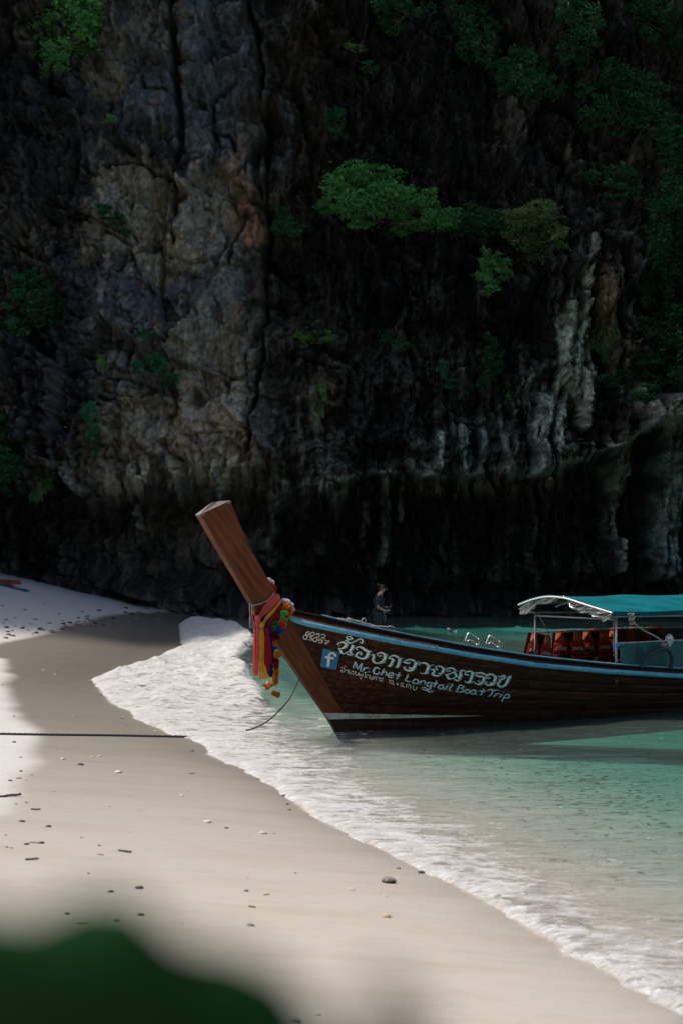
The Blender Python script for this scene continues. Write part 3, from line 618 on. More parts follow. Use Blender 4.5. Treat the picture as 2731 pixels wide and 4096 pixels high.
T1 = [
 [(cA,[(150,326,8),(114,293,10),(170,272,16),(215,275,34),(252,305,40),(225,345,38),(176,368,16),(115,362,6)]),(cA,[(135,365,14),(160,400,28),(172,430,30),(195,450,14),(245,435,12),(290,410,12)]),
  (cA,[(360,316,44),(335,370,46),(308,408,30),(325,440,30),(348,464,8)]),(cA,[(250,440,10),(290,468,16),(335,468,12),(362,455,6)])],
 [(cA,[(240,186,6),(300,178,14),(328,195,24),(350,222,18)]),(cA,[(245,190,12),(275,222,22),(348,222,8)]),(cA,[(222,243,6),(262,248,22),(290,280,22),(340,275,14),(400,245,12),(450,220,16),(490,225,22),(508,255,26),(492,284,18),(458,268,8)])],
 [(cA,[(425,388,10),(400,372,16),(415,347,16),(460,343,24),(510,365,36),(560,400,40),(600,412,24),(645,408,5)]),(cA,[(598,412,44),(582,470,48),(555,508,40),(500,530,24),(440,510,22),(375,482,8)]),
  (cA,[(405,490,24),(412,455,26),(450,427,16),(482,432,16),(487,458,18),(462,464,16)])],
 [(cA,[(640,468,14),(675,468,28),(680,500,36),(665,545,36),(690,585,30),(740,598,20),(800,592,16),(860,580,6)]),(cA,[(765,494,10),(725,455,10),(760,437,16),(810,437,26),(858,465,34)]),(cA,[(860,470,44),(848,530,46),(810,568,26),(770,580,8)]),(cA,[(762,492,12),(795,478,10)]),(cA,[(862,472,10),(905,462,4)])],
 [(cA,[(905,515,8),(960,482,16),(1010,482,26),(1070,512,34)]),(cA,[(1090,520,46),(1075,590,46),(1052,648,40),(1018,665,6)]),(cA,[(1090,525,10),(1148,520,4)]),(cA,[(910,518,10),(960,530,26),(992,552,26),(965,580,34),(945,630,42),(895,645,8)])],
 [(cA,[(1140,580,8),(1200,550,16),(1260,542,24),(1320,570,36)]),(cA,[(1345,585,44),(1318,650,46),(1280,698,40),(1230,716,26),(1170,695,28),(1148,662,14),(1185,655,8)]),(cA,[(1350,585,8),(1403,572,4)]),(cA,[(1140,580,10),(1180,592,22),(1215,598,24),(1255,585,6)]),(cA,[(1225,668,22),(1262,678,28)])],
 [(cB,[(78,400,8),(48,375,8),(95,360,16),(150,362,26),(200,392,34)]),(cB,[(212,398,46),(190,460,46),(168,510,36),(130,526,16),(72,516,6)]),(cB,[(215,402,10),(292,387,4)]),(cB,[(160,520,18),(212,522,4)])],
 [(cB,[(240,465,12),(285,465,26),(290,500,32),(262,530,30),(290,553,26),(350,560,18),(408,540,6)]),(cB,[(345,468,22),(308,430,10),(350,412,16),(400,417,24),(440,448,30)]),(cB,[(440,450,40),(425,500,38),(388,528,16),(345,524,6)]),(cB,[(440,448,8),(492,436,4)])],
 [(cB,[(512,498,10),(480,470,12),(530,440,18),(575,440,24),(618,470,26)]),(cB,[(518,490,20),(548,480,12)]),(cB,[(455,540,6),(500,538,16),(560,522,14),(615,490,12),(658,478,6)]),(cB,[(492,545,34),(512,598,34),(550,608,14),(602,590,8)]),
  (cB,[(608,500,26),(632,545,32),(645,566,24),(602,592,8)]),(cB,[(590,600,8),(640,635,24),(690,625,12)]),(cB,[(682,612,44),(708,545,46),(700,490,20),(745,477,22),(785,492,12)])],
 [(cB,[(795,545,22),(768,528,12),(815,492,16),(860,490,24),(895,515,30)]),(cB,[(898,518,42),(878,580,40),(850,645,34),(812,668,22),(762,640,6)]),(cB,[(835,672,16),(918,650,4)]),(cB,[(795,545,20),(842,545,8)]),(cB,[(900,515,8),(962,505,4)])],
 [(cB,[(930,540,8),(990,515,20),(1050,520,26),(1110,548,18),(1165,518,4)]),(cB,[(935,545,14),(990,572,26),(1050,568,26)]),(cB,[(1078,575,36),(1062,640,42),(1015,688,36),(960,690,22),(912,658,8)]),(cB,[(975,650,20),(1005,640,10)])],
 [(cB,[(1105,580,10),(1150,542,18),(1200,540,26),(1245,570,30)]),(cB,[(1252,572,42),(1240,640,44),(1210,690,36),(1160,706,26),(1110,700,26),(1092,668,16),(1125,655,8)]),(cB,[(1105,575,10),(1132,602,22),(1172,588,8)]),(cB,[(1165,660,18),(1182,682,24)]),(cB,[(1255,570,8),(1335,560,4)])],
 [(cB,[(1300,602,8),(1370,560,26),(1402,580,26),(1350,620,20),(1300,626,8)]),(cB,[(1300,622,8),(1325,650,26),(1272,684,16)]),(cB,[(1285,690,34),(1310,722,34),(1350,732,24),(1405,705,34),(1442,640,42),(1466,590,44),(1500,562,10)])]]
word('letter', T1, white_p, (15, 6))
T2 = [
 [(cA,[(355,675,14),(390,575,16)]),(cA,[(390,575,14),(425,690,16)]),(cA,[(425,690,12),(492,600,14)]),(cA,[(492,600,14),(472,708,18)])],
 [(cA,[(512,715,16),(538,665,16)]),(cA,[(535,685,10),(570,667,10),(605,682,10)])],[(cA,[(600,728,18),(610,738,18)])],
 [(cA,[(765,695,12),(745,670,16),(700,675,22),(672,722,24),(690,762,18),(735,770,16),(768,742,12),(745,735,8)])],
 [(cA,[(845,690,18),(815,740,18),(790,788,14)]),(cA,[(815,750,10),(850,735,12),(882,750,16),(868,792,14)])],
 [(cA,[(905,795,10),(962,790,12),(990,765,12),(960,745,14),(912,772,18),(908,808,16),(950,822,14),(988,812,6)])],
 [(cA,[(1085,740,14),(1060,800,18),(1035,850,12)]),(cA,[(1015,770,8),(1050,790,14),(1112,785,6)])],
 [(cA,[(1215,775,16),(1200,820,16),(1165,865,12)]),(cA,[(1170,866,14),(1210,880,16),(1258,888,6)])],
 [(cA,[(1285,880,12),(1330,850,16),(1375,870,16),(1370,908,16),(1330,918,12),(1292,905,16),(1285,878,12)])],
 [(cB,[(92,635,14),(60,690,14)]),(cB,[(78,660,10),(125,638,12),(152,652,14),(135,695,12)])],
 [(cB,[(255,680,12),(210,662,16),(175,692,16),(182,720,16),(225,722,12),(252,690,12)]),(cB,[(255,680,14),(235,740,16),(205,782,14),(150,745,12),(100,748,8),(115,772,12),(170,790,14),(222,815,16),(278,795,6)])],
 [(cB,[(330,635,16),(310,690,16),(285,738,12)]),(cB,[(265,665,8),(300,685,14),(358,685,6)])],
 [(cB,[(440,710,14),(388,705,16),(355,740,16),(385,765,14),(430,745,12)]),(cB,[(442,712,14),(428,765,14),(458,774,6)])],
 [(cB,[(505,712,14),(465,778,12)]),(cB,[(520,680,14),(528,688,14)])],[(cB,[(582,685,16),(548,740,16),(522,782,14),(562,790,6)])],
 [(cB,[(690,705,14),(665,760,16),(630,812,8)]),(cB,[(680,705,10),(740,715,16),(755,738,16),(708,757,10),(748,778,16),(735,805,16),(690,816,14),(635,805,8)])],
 [(cB,[(772,800,14),(802,775,14),(845,790,16),(840,820,16),(800,830,14),(772,815,14),(772,798,12)])],
 [(cB,[(945,790,14),(892,785,16),(865,825,16),(895,850,14),(935,830,12)]),(cB,[(950,792,14),(932,840,14),(968,850,6)])],
 [(cB,[(1065,765,16),(1040,830,16),(1010,866,10)]),(cB,[(990,790,8),(1030,805,16),(1108,800,6)])],
 [(cB,[(1130,790,8),(1180,775,16),(1240,790,16),(1305,780,6)]),(cB,[(1210,790,18),(1190,840,16),(1142,890,10)])],
 [(cB,[(1260,838,14),(1228,892,12)]),(cB,[(1250,862,10),(1290,840,12),(1325,850,12)])],
 [(cB,[(1358,850,14),(1312,902,12)]),(cB,[(1368,815,14),(1376,822,14)])],
 [(cB,[(1402,865,14),(1375,915,14),(1345,968,12)]),(cB,[(1395,872,10),(1440,847,16),(1470,872,16),(1445,905,14),(1390,905,10)])]]
word('letter', T2, white_p, (16, 5))
def G3(ox, strs, w=9): return [(cC, [(ox+x, 262+(ox+x-95)*.252+y, w) for x, y in st]) for st in strs]
T3 = [G3(0, [[(112,-20),(92,-26),(100,0),(130,-5),(150,-35),(135,-65),(95,-62)]]),
 G3(80, [[(90,-30),(108,-56),(125,-46),(112,-2)]]),G3(118, [[(85,-48),(100,-52),(100,-8),(122,-5),(140,-50)],[(118,-12),(135,-10)]]),
 G3(170, [[(88,-38),(104,-56),(124,-42),(112,-4),(94,-4)]]),G3(222, [[(80,-52),(98,-54),(96,-12),(122,-5),(142,-52),(140,-4)]]),
 G3(290, [[(85,-56),(95,-8),(115,-36),(130,-6),(150,-58)]]),G3(290, [[(95,-92),(115,-78),(140,-98)],[(100,22),(112,16),(118,32),(104,38),(100,22)]], 8),
 G3(370, [[(70,-86),(100,-80),(128,-96)],[(98,-80),(100,-10),(80,-6)]]),G3(398, [[(95,-22),(86,-2),(96,-50),(130,-54),(134,-4)]]),
 G3(450, [[(88,-52),(98,-54),(100,-6),(132,-6),(140,-58)]]),G3(505, [[(108,-26),(92,-8),(90,-40),(128,-48),(134,-4)],[(125,-46),(148,-66)]]),
 G3(572, [[(88,-48),(106,-58),(122,-46),(112,-2)]]),G3(612, [[(88,-40),(104,-58),(140,-60)],[(128,-48),(120,-8),(96,-10),(102,-28)]]),
 G3(730, [[(110,-56),(130,-64),(112,-4)]],10),G3(775, [[(92,-36),(108,-62),(132,-50),(112,-14),(94,-8),(112,-16),(150,-2)]],10),
 G3(855, [[(94,-30),(145,-26)],[(122,-52),(116,-4)]],10),G3(925, [[(96,-36),(112,-62),(138,-52),(118,-14),(96,-6),(116,-14),(158,-2)]],10),
 G3(1020, [[(95,-6),(90,-46),(130,-66),(160,-48),(150,-4)],[(108,-20),(122,-30)]],10),G3(1115, [[(88,-52),(106,-56),(106,-10),(136,-4),(168,-62)]],10)]
word('small_letter', T3, white_p)
word('small_letter', [[(cC, [(155+17*math.cos(a), 180+11*math.sin(a), 7) for a in np.linspace(0, 6.28, 9)])]], orange_p)
def ell(x, y, rx, ry, w=13): return [(cD, [(x+rx*math.cos(a), y+ry*math.sin(a), w) for a in np.linspace(0, 6.28, 11)])]
T0 = [[(cD,[(202,135,8),(150,148,16),(124,185,16),(155,212,14),(203,195,16),(198,168,12),(150,168,8)])],ell(265,188,40,36,17),
 [(cD,[(432,176,6),(345,182,14),(345,168,6)]),(cD,[(345,182,10),(348,205,12),(392,195,12),(412,222,16),(382,254,16),(332,242,8)])],[(cD,[(448,232,12),(455,200,12),(500,192,14),(530,215,16),(515,248,14),(445,268,8),(485,264,14),(532,288,8)])],
 ell(113,256,42,40,16),[(cD,[(175,236,8),(262,248,12),(205,268,10),(245,285,18),(235,318,16),(165,302,8)])],ell(318,307,44,40,17),
 [(cD,[(495,298,6),(400,292,14),(392,325,12),(450,318,12),(478,345,18),(435,375,16),(382,362,8)])],[(cD,[(510,322,8),(532,312,12),(556,335,12),(575,330,8),(608,325,14),(598,352,16),(520,378,10),(545,398,12),(578,388,8)])]]
word('number_digit', T0, white_p)
# the square logo with its letter
def hpoly(name, pts, conv, off, mt, n=8):
    bl, br, tl, tr = pts; vs = []
    for j in range(n+1):
        for i in range(n+1):
            a, b = i/n, j/n; x = (bl[0]*(1-a)+br[0]*a)*(1-b)+(tl[0]*(1-a)+tr[0]*a)*b; y = (bl[1]*(1-a)+br[1]*a)*(1-b)+(tl[1]*(1-a)+tr[1]*a)*b
            vs.append(on_hull(*conv(x, y), off))
    fs = [(j*(n+1)+i, j*(n+1)+i+1, (j+1)*(n+1)+i+1, (j+1)*(n+1)+i) for j in range(n) for i in range(n) if not (i in (0, n-1) and j in (0, n-1))]
    fs += [(1, n+2, n+1), (n-1, 2*n, 2*n+1), (n*(n+1)+1, (n-1)*(n+1), (n-1)*(n+1)+1), (n*(n+1)+n-1, (n-1)*(n+1)+n-1, (n-1)*(n+1)+n)]
    return link(name, mesh(name, vs, fs), boat, mt)
hpoly('logo_square', [(424,878),(757,943),(484,484),(828,574)], cD, .001, fb_blue, 14)
word('logo_letter', [[(cD,[(738,662,40),(732,618,40),(690,588,38),(640,590,44),(612,640,56),(606,700,60),(598,780,62),(590,850,62),(588,872,40)]),(cD,[(528,668,44),(640,690,44),(706,704,44)])]], white_p)
word('rust_run', [[(cD,[(618,565,4),(622,640,8),(632,745,14)])],[(cD,[(985,290,6),(980,330,16),(990,370,8)])],[(cD,[(1015,500,4),(1022,560,10)])]], rust_p)
word('scratch', [[(cD,[(350,760,2),(560,770,6),(700,792,6),(830,786,3)])]], dark_wood)
# ------------------------------------------------------------------ canopy, rails, ladder grips: parts of the boat
def tb(name, pts, r, mt, seg=8, par=None, closed=False):
    v, f = tube(pts, r, seg, closed); return link(name, mesh(name, v, f, True), par or boat, mt)
yN, yF = -.815, .815
pN = L(2472, 2655, .85); pF = L(2128, 2626, -.85)
zE = 1.33
arch = [L(2094, 2419, -1.02), L(2150, 2398, -.72), L(2237, 2386, -.40), L(2300, 2392, -.05), L(2354, 2411, .25), L(2410, 2433, .58), L(2452, 2452, .86)]
arch = [Vector((3.72, p.y, p.z)) for p in arch]
ar = spline(arch, 5)
tb('arch_rod', ar, .013, simple('white_rod', (.8, .8, .78), .25, .05, 20, .3, .0002))
NS = 26; ss_can = np.linspace(3.72, 8.6, NS); rows_ = []
crm = simple('lashing', (.03, .03, .03), .8)
for i, s in enumerate(ss_can):
    sag = -.035*abs(math.sin(math.pi*(s-3.72)/1.45))**.7 if s > 3.75 else 0
    rows_.append([(s, p.y, p.z+.018+sag*(1-abs(p.y)*.5)-(.012 if s > 3.8 else 0)*(s-3.72)*.4) for p in ar])
can = simple('teal_canvas', (.003, .098, .118), .85, .35, 3, 0, .004, .06)
me = grid_mesh('canopy_cloth', np.array(rows_), flip=True); cc = link('canopy_cloth', me, boat, can); sm_ = cc.modifiers.new('thick', 'SOLIDIFY'); sm_.thickness = .006
V_ = np.array([[Vector(r[-1]) for r in rows_], [Vector(r[-1])+Vector((0, -.004, -.045)) for r in rows_]]); link('canopy_valance', grid_mesh('canopy_valance', V_), boat, can)
for k in range(14):
    p = ar[2+2*k]; tb('rod_lashing', [p+Vector((0, 0, .016)), p+Vector((-.016, 0, .0)), p+Vector((0, 0, -.016)), p+Vector((.016, 0, 0))], .004, crm, 5, None, True)
for (s0, y, zz) in [(3.84, yN, zc_(3.84)), (3.84, yF, zc_(3.84)), (5.35, yN, zc_(5.3)), (5.35, yF, zc_(5.3)), (6.9, yN, zc_(6.9)), (6.9, yF, zc_(6.9))]:
    tb('canopy_post', [(s0, y*.985, zz-.25), (s0, y*.985, 1.345)], .015, pipe)
for y in (yN, yF):
    tb('eave_rail', [(3.74, y, 1.335), (5.3, y, 1.315), (8.6, y, 1.30)], .014, pipe)
    tb('side_rail', [(3.84, y, .985 if y < 0 else 1.05), (8.6, y, .985 if y < 0 else 1.05)], .013, pipe)
tb('cross_rail', [(3.84, yF, 1.29), (3.84, yN, 1.29)], .012, pipe)
for s in (4.4, 4.95, 5.6, 6.2): tb('canopy_rib', [(s, p.y*.985, p.z-.035-(.012 if s > 3.8 else 0)*(s-3.72)*.4) for p in ar[::3]], .010, pipe)
# crumpled clear plastic blind gathered below the front arch
t = NT('clear_plastic'); pc = t.coord('Object'); nz = t.noise(pc, 9, 4, .6, .6); gb = t.n('BsdfGlossy'); t.set(gb, 'Roughness', .13); t.set(gb, 0, (.9, .9, .88)); t.set(gb, 'Normal', t.bump(nz, .03))
trn = t.n('BsdfTransparent'); t.set(trn, 0, (.85, .85, .82)); dfb = t.n('BsdfDiffuse'); t.set(dfb, 0, (.34, .31, .27))
mx = t.n('MixShader'); t.set(mx, 0, t.mapr(nz, .35, .65, .15, .45)); t.t.links.new(trn.outputs[0], mx.inputs[1]); t.t.links.new(dfb.outputs[0], mx.inputs[2])
mx2 = t.n('MixShader'); t.set(mx2, 0, .28); t.t.links.new(mx.outputs[0], mx2.inputs[1]); t.t.links.new(gb.outputs[0], mx2.inputs[2]); t.t.links.new(mx2.outputs[0], t.out.inputs[0])
V_ = []
for i in range(60):
    a = i/59; k = a*(len(ar)-1); p = ar[int(k)].lerp(ar[min(int(k)+1, len(ar)-1)], k-int(k)); hgt = .092+.04*math.sin(a*9+1)+.025*math.sin(a*23)-.07*math.exp(-((a-.47)/.05)**2)
    V_.append([(p.x+.02+.035*math.sin(i*.9+j*1.1)*math.sin(j*.5), p.y*.985, p.z-.012-hgt*j/9-.01*math.sin(i*.7+j)) for j in range(10)])
link('plastic_blind', grid_mesh('plastic_blind', np.array(V_)), boat, t.m)
# teal side sheet hung from the near rail
V_ = []
for i, s in enumerate(np.linspace(3.90, 8.5, 60)):
    V_.append([(s-.02*j/7*(i == 0), yN-.012+.012*math.sin(s*5+j*.5)+.006*math.sin(s*17), .985-j/7*(.985-zc_(s)+.01)) for j in range(8)])
teal2 = simple('dark_teal_tarpaulin', (.010, .085, .088), .6, .25, 4, 0, .004)
o = link('side_sheet', grid_mesh('side_sheet', np.array(V_)), boat, teal2)
V_ = [[(s, yF+.0+.01*math.sin(s*6+j), 1.05-j/5*(1.05-.62)) for j in range(6)] for s in np.linspace(5.35, 8.5, 30)]
link('side_sheet', grid_mesh('side_sheet', np.array(V_)), boat, simple('black_sheet', (.012, .016, .018), .6, .3, 4, 0, .004))
for s in (4.02, 4.45, 4.9, 5.3, 5.75): tb('sheet_tie', [(s, yN, 1.0), (s+.01, yN-.016, .985), (s+.005, yN-.02, .955)], .004, crm, 5)
for y0, x0 in [(0, 1859), (1, 1943)]:
    ox = (x0-1859)
    pts = [L(1859+ox, 2566+ox*.13, .05), L(1860+ox, 2560+ox*.13, .05), L(1871+ox, 2535+ox*.12, .05), L(1878+ox, 2533+ox*.12, .06), L(1910+ox, 2555+ox*.12, .38), L(1914+ox, 2564+ox*.12, .40), L(1911+ox, 2610+ox*.12, .40)]
    tb('grab_handle', spline(pts, 5), .011, steel)
    pts = [L(1869+ox, 2567+ox*.12, .12), L(1876+ox, 2560+ox*.12, .12), L(1884+ox, 2562+ox*.12, .14), L(1908+ox, 2580+ox*.12, .36)]
    tb('grab_handle', spline(pts, 4), .010, steel)
# ------------------------------------------------------------------ cloth sashes, garlands and cord tied on the prow
def cloth(name, col, emis=None):
    t = NT(name); c = t.coord('Object'); n = t.noise(c, 14, 4); w = t.noise(c, 160, 2)
    cl_ = t.ramp(n, [(.3, tuple(x*.72 for x in col)), (.7, tuple(min(1, x*1.15) for x in col))])
    b = t.bsdf(cl_, .8, t.bump(t.math('ADD', n, t.math('MULTIPLY', w, .15)), .004), spec=.15, finish=False)
    tl = t.n('BsdfTranslucent'); t.set(tl, 0, cl_); m = t.n('MixShader'); t.set(m, 0, .3); t.t.links.new(b, m.inputs[1]); t.t.links.new(tl.outputs[0], m.inputs[2]); t.t.links.new(m.outputs[0], t.out.inputs[0]); return t.m
pink = cloth('coral_pink_cloth', (.88, .13, .12)); yel = cloth('mustard_cloth', (.75, .42, .03)); red = cloth('crimson_cloth', (.42, .012, .028)); nav = cloth('navy_cloth', (.012, .03, .20)); grn = cloth('bottle_green_cloth', (.008, .05, .03))
cG = lambda x, y: (950+.2211*x, 2300+.2211*y)
def band(name, pts, mt, par, folds=3, amp=.006, ph=0, thick=True, n=14, k=6):
    """pts: (x, y, width px, t) in the close-up's pixels; a ribbon with lengthwise folds"""
    q = spline([Vector((x, y, w)) for x, y, w, t in pts], k); ts = spline([Vector((t, 0, 0)) for *_, t in pts], k); V_ = []
    N = len(q)
    for i, p in enumerate(q):
        a, b = q[max(i-1, 0)], q[min(i+1, N-1)]; tg = Vector((b.x-a.x, b.y-a.y)).normalized(); nn = Vector((-tg.y, tg.x)); row = []
        for j in range(n+1):
            s = j/n-.5; f = math.cos(s*math.pi*2*folds+ph+.5*math.sin(i*.35))*amp-abs(s)**2*.012
            X, Y = cG(p.x+nn.x*s*p.z, p.y+nn.y*s*p.z); row.append(L(X, Y, ts[i].x+f))
        V_.append(row)
    V_ = np.array([[W(p) for p in r] for r in V_])
    o = link(name, grid_mesh(name, V_), None, mt)
    if thick: m = o.modifiers.new('t', 'SOLIDIFY'); m.thickness = .003; m.offset = 0
    if par: o.parent = par; o.matrix_parent_inverse = Matrix.Translation(par.location).inverted()
    return o
def knot(name, x, y, r, t, mt, par):
    c = Wp(*cG(x, y), t); bm = bmesh.new(); bmesh.ops.create_icosphere(bm, subdivisions=3, radius=1)
    rr_ = r*.00072
    for v in bm.verts:
        k_ = 1+.16*math.sin(v.co.z*9+v.co.x*6)+.1*math.sin(v.co.x*13); v.co = c+Vector((v.co.x*rr_*k_, v.co.y*rr_*.8*k_, v.co.z*rr_*1.05*k_))
    me = bpy.data.meshes.new(name); bm.to_mesh(me); smooth(me); o = link(name, me, None, mt); o.parent = par; o.matrix_parent_inverse = Matrix.Translation(par.location).inverted(); return o
def sash(name, label, mt, x, y, kx, ky, kr, t, bands):
    e = empty(name, Wp(*cG(kx, ky), t), 0); bpy.context.view_layer.update(); tag(e, label, 'sash')
    knot('knot', kx, ky, kr, t+.012, mt, e)
    for nm_, pts, fo_, am in bands: band(nm_, pts, mt, e, fo_, am, kx*.01)
    return e
sash('prow_sash', 'coral pink cloth sash knotted round the prow, longest of the hanging sashes on the left', pink, 0, 0, 372, 790, 50, .100,
 [('wrap', [(748,352,6,-.05),(722,385,135,.066),(640,480,140,.082),(530,610,128,.090),(440,710,80,.096),(385,775,44,.100)], 3, .008),
  ('wrap', [(255,618,16,.0),(300,690,40,.05),(355,775,44,.095)], 1, .004),
  ('tail', [(362,830,46,.098),(335,1000,66,.098),(338,1250,92,.095),(336,1540,94,.094),(337,1818,92,.094)], 2, .006),
  ('tail', [(378,830,44,.108),(372,980,60,.112),(372,1200,52,.113),(372,1380,44,.113),(374,1470,38,.112)], 1, .006)])
sash('prow_sash', 'mustard yellow cloth sash knotted round the prow between the pink and crimson ones', yel, 0, 0, 445, 905, 42, .112,
 [('wrap', [(800,440,6,-.02),(790,470,44,.07),(720,560,46,.088),(620,680,60,.096),(530,780,58,.104),(468,885,34,.112)], 2, .006),
  ('tail', [(446,945,44,.118),(444,1100,84,.120),(440,1320,84,.120),(442,1540,66,.118)], 2, .007),
  ('tail', [(450,945,40,.104),(452,1300,70,.104),(440,1560,100,.104),(468,1740,140,.103),(478,1885,148,.103)], 2, .008)])
sash('prow_sash', 'crimson cloth sash knotted round the prow right of the yellow one', red, 0, 0, 530, 1010, 44, .104,
 [('wrap', [(850,480,6,-.02),(822,540,80,.068),(762,640,118,.080),(680,760,124,.090),(600,880,90,.097),(548,985,44,.102)], 2, .008),
  ('tail', [(530,1050,50,.110),(540,1180,96,.112),(552,1400,128,.112),(554,1622,136,.111)], 2, .006),
  ('tail', [(535,1060,40,.098),(540,1400,90,.098),(540,1620,74,.098),(544,1800,66,.098)], 1, .005)])
sash('prow_sash', 'navy blue cloth sash hanging behind the crimson one on the prow', nav, 0, 0, 590, 985, 34, .090,
 [('tail', [(590,985,40,.090),(610,1150,60,.092),(632,1400,80,.092),(650,1610,58,.092)], 1, .005),
  ('tail', [(585,1010,34,.084),(598,1300,70,.084),(606,1600,84,.084),(608,1845,88,.084)], 1, .005)])
e_ = sash('prow_sash', 'bottle green cloth sash mostly hidden beneath the yellow and crimson wraps', grn, 0, 0, 505, 920, 40, .078,
 [('wrap', [(862,500,6,-.02),(850,560,30,.06),(700,720,110,.070),(590,830,100,.074),(510,915,50,.078)], 2, .005), ('tail', [(500,940,50,.08),(505,1000,60,.08),(510,1100,50,.08)], 1, .004)])
# cord with tassels
cordm = simple('grey_cord', (.42, .41, .38), .8, .3, 90)
def cord(name, pts, r, mt, par=None, tw=.35, seg=6, lay=26):
    """laid rope: three strands twisted round the line"""
    q = spline(pts, lay); parts = []; le = 0; ph = [0]
    for a, b in zip(q[:-1], q[1:]): le += (b-a).length; ph.append(le/(r*6.5)*2*math.pi*.5)
    for s in range(3):
        out = []; up = Vector((0, 0, 1))
        for i, p in enumerate(q):
            t = (q[min(i+1, len(q)-1)]-q[max(i-1, 0)]).normalized(); sd_ = t.cross(up)
            sd_ = sd_.normalized() if sd_.length > .1 else Vector((1, 0, 0)); u2 = sd_.cross(t).normalized(); an = ph[i]+s*2.094
            out.append(p+(sd_*math.cos(an)+u2*math.sin(an))*r*.48)
        parts.append(tube(out, r*.56, seg))
    v, f = join(parts); o = link(name, mesh(name, v, f, True), None, mt)
    if par: o.parent = par; o.matrix_parent_inverse = Matrix.Translation(par.location).inverted()
    return o
ec = empty('tasselled_cord', Wp(*cG(270, 550), .07)); bpy.context.view_layer.update(); tag(ec, 'grey twisted cord tied round the prow with two pale tassels', 'cord')
cord('cord', [Wp(*cG(665, 320), -.05), Wp(*cG(655, 330), .066), Wp(*cG(600, 410), .068), Wp(*cG(500, 485), .07), Wp(*cG(400, 525), .07), Wp(*cG(290, 548), .064), Wp(*cG(268, 552), .03), Wp(*cG(285, 560), -.03)], .005, cordm, ec)
cord('cord', [Wp(*cG(268, 552), .06), Wp(*cG(255, 600), .085), Wp(*cG(262, 720), .09), Wp(*cG(290, 830), .09)], .004, cordm, ec)
cord('cord', [Wp(*cG(262, 548), .05), Wp(*cG(225, 520), .06), Wp(*cG(222, 620), .07), Wp(*cG(232, 750), .07)], .004, cordm, ec)
tas = cloth('tassel_thread', (.66, .48, .45))
for (x0, y0, x1, y1, w, t) in [(232, 745, 252, 955, 24, .07), (290, 820, 325, 1040, 20, .09)]:
    parts = []
    for k in range(16):
        a = (k % 4-1.5)/1.5; b = (k//4-1.5)/1.5
        parts.append(tube([Wp(*cG(x0, y0), t), Wp(*cG(x0+(x1-x0)*.35+a*w*.8, y0+(y1-y0)*.35), t+b*.006), Wp(*cG(x1+a*w*(.9+.2*(k % 3)), y1+(k % 5)*6-14), t+b*.009)], .0026, 4))
    v, f = join(parts); o = link('tassel', mesh('tassel', v, f, True), None, tas); tag(o, kind='stuff'); o.parent = ec; o.matrix_parent_inverse = Matrix.Translation(ec.location).inverted()
# garlands of paper flowers
def puff_mesh(seed, n=70):
    r_ = random.Random(seed); vs, fs = [], []
    for i in range(n):
        z = 1-2*(i+.5)/n; a = i*2.39996+r_.random()*.6; s = math.sqrt(1-z*z); d = Vector((s*math.cos(a), s*math.sin(a), z))
        t1 = d.cross(Vector((r_.random()-.5, r_.random()-.5, r_.random()-.5))).normalized(); t2 = d.cross(t1); k = .40; o = len(vs); R_ = .82+.26*r_.random()
        vs += [d*.25, d*.62-t1*k*.7+t2*.1, d*R_-t1*k*1.0+d*.05+t2*.12, d*(R_+.12)+t2*.0, d*R_+t1*k+t2*.14, d*.62+t1*k*.7+t2*.1, d*.75-t2*.06]
        fs += [(o, o+1, o+6), (o+1, o+2, o+6), (o+2, o+3, o+6), (o+3, o+4, o+6), (o+4, o+5, o+6), (o+5, o, o+6)]
    me = mesh('flower_cluster', vs, fs, False); return me
puffs = {}
def puff(x, y, r, t, mt, par, sc=(1, 1, 1)):
    key = (mt.name, random.randint(0, 2))
    if key not in puffs: puffs[key] = puff_mesh(hash(key[1])+7*len(puffs)); puffs[key].materials.append(mt)
    o = bpy.data.objects.new('flower_cluster', puffs[key]); S.collection.objects.link(o); o.parent = par
    o.location = Wp(*cG(x, y), t)-par.location; k = r*.00068; o.scale = (k*sc[0], k*sc[1], k*sc[2]); o.rotation_euler = (random.random(), random.random(), random.random()*6); return o
CO = {n: cloth(n+'_paper', c) for n, c in dict(white=(.80, .80, .88), blush=(.80, .62, .60), scarlet=(.70, .045, .02), orange=(.85, .25, .02), lime=(.22, .72, .22), coral=(.85, .13, .09), green=(.03, .32, .06), azure=(.01, .17, .52), maroon=(.26, .012, .015), amber=(.75, .30, .02)).items()}
beads = simple('pearl_beads', (.72, .70, .66), .35, .1, 50)
g1 = empty('flower_garland', Wp(*cG(900, 560), .08)); bpy.context.view_layer.update(); tag(g1, 'garland of many coloured paper flowers looped over the prow, hanging to a lower amber blossom', 'flower garland')
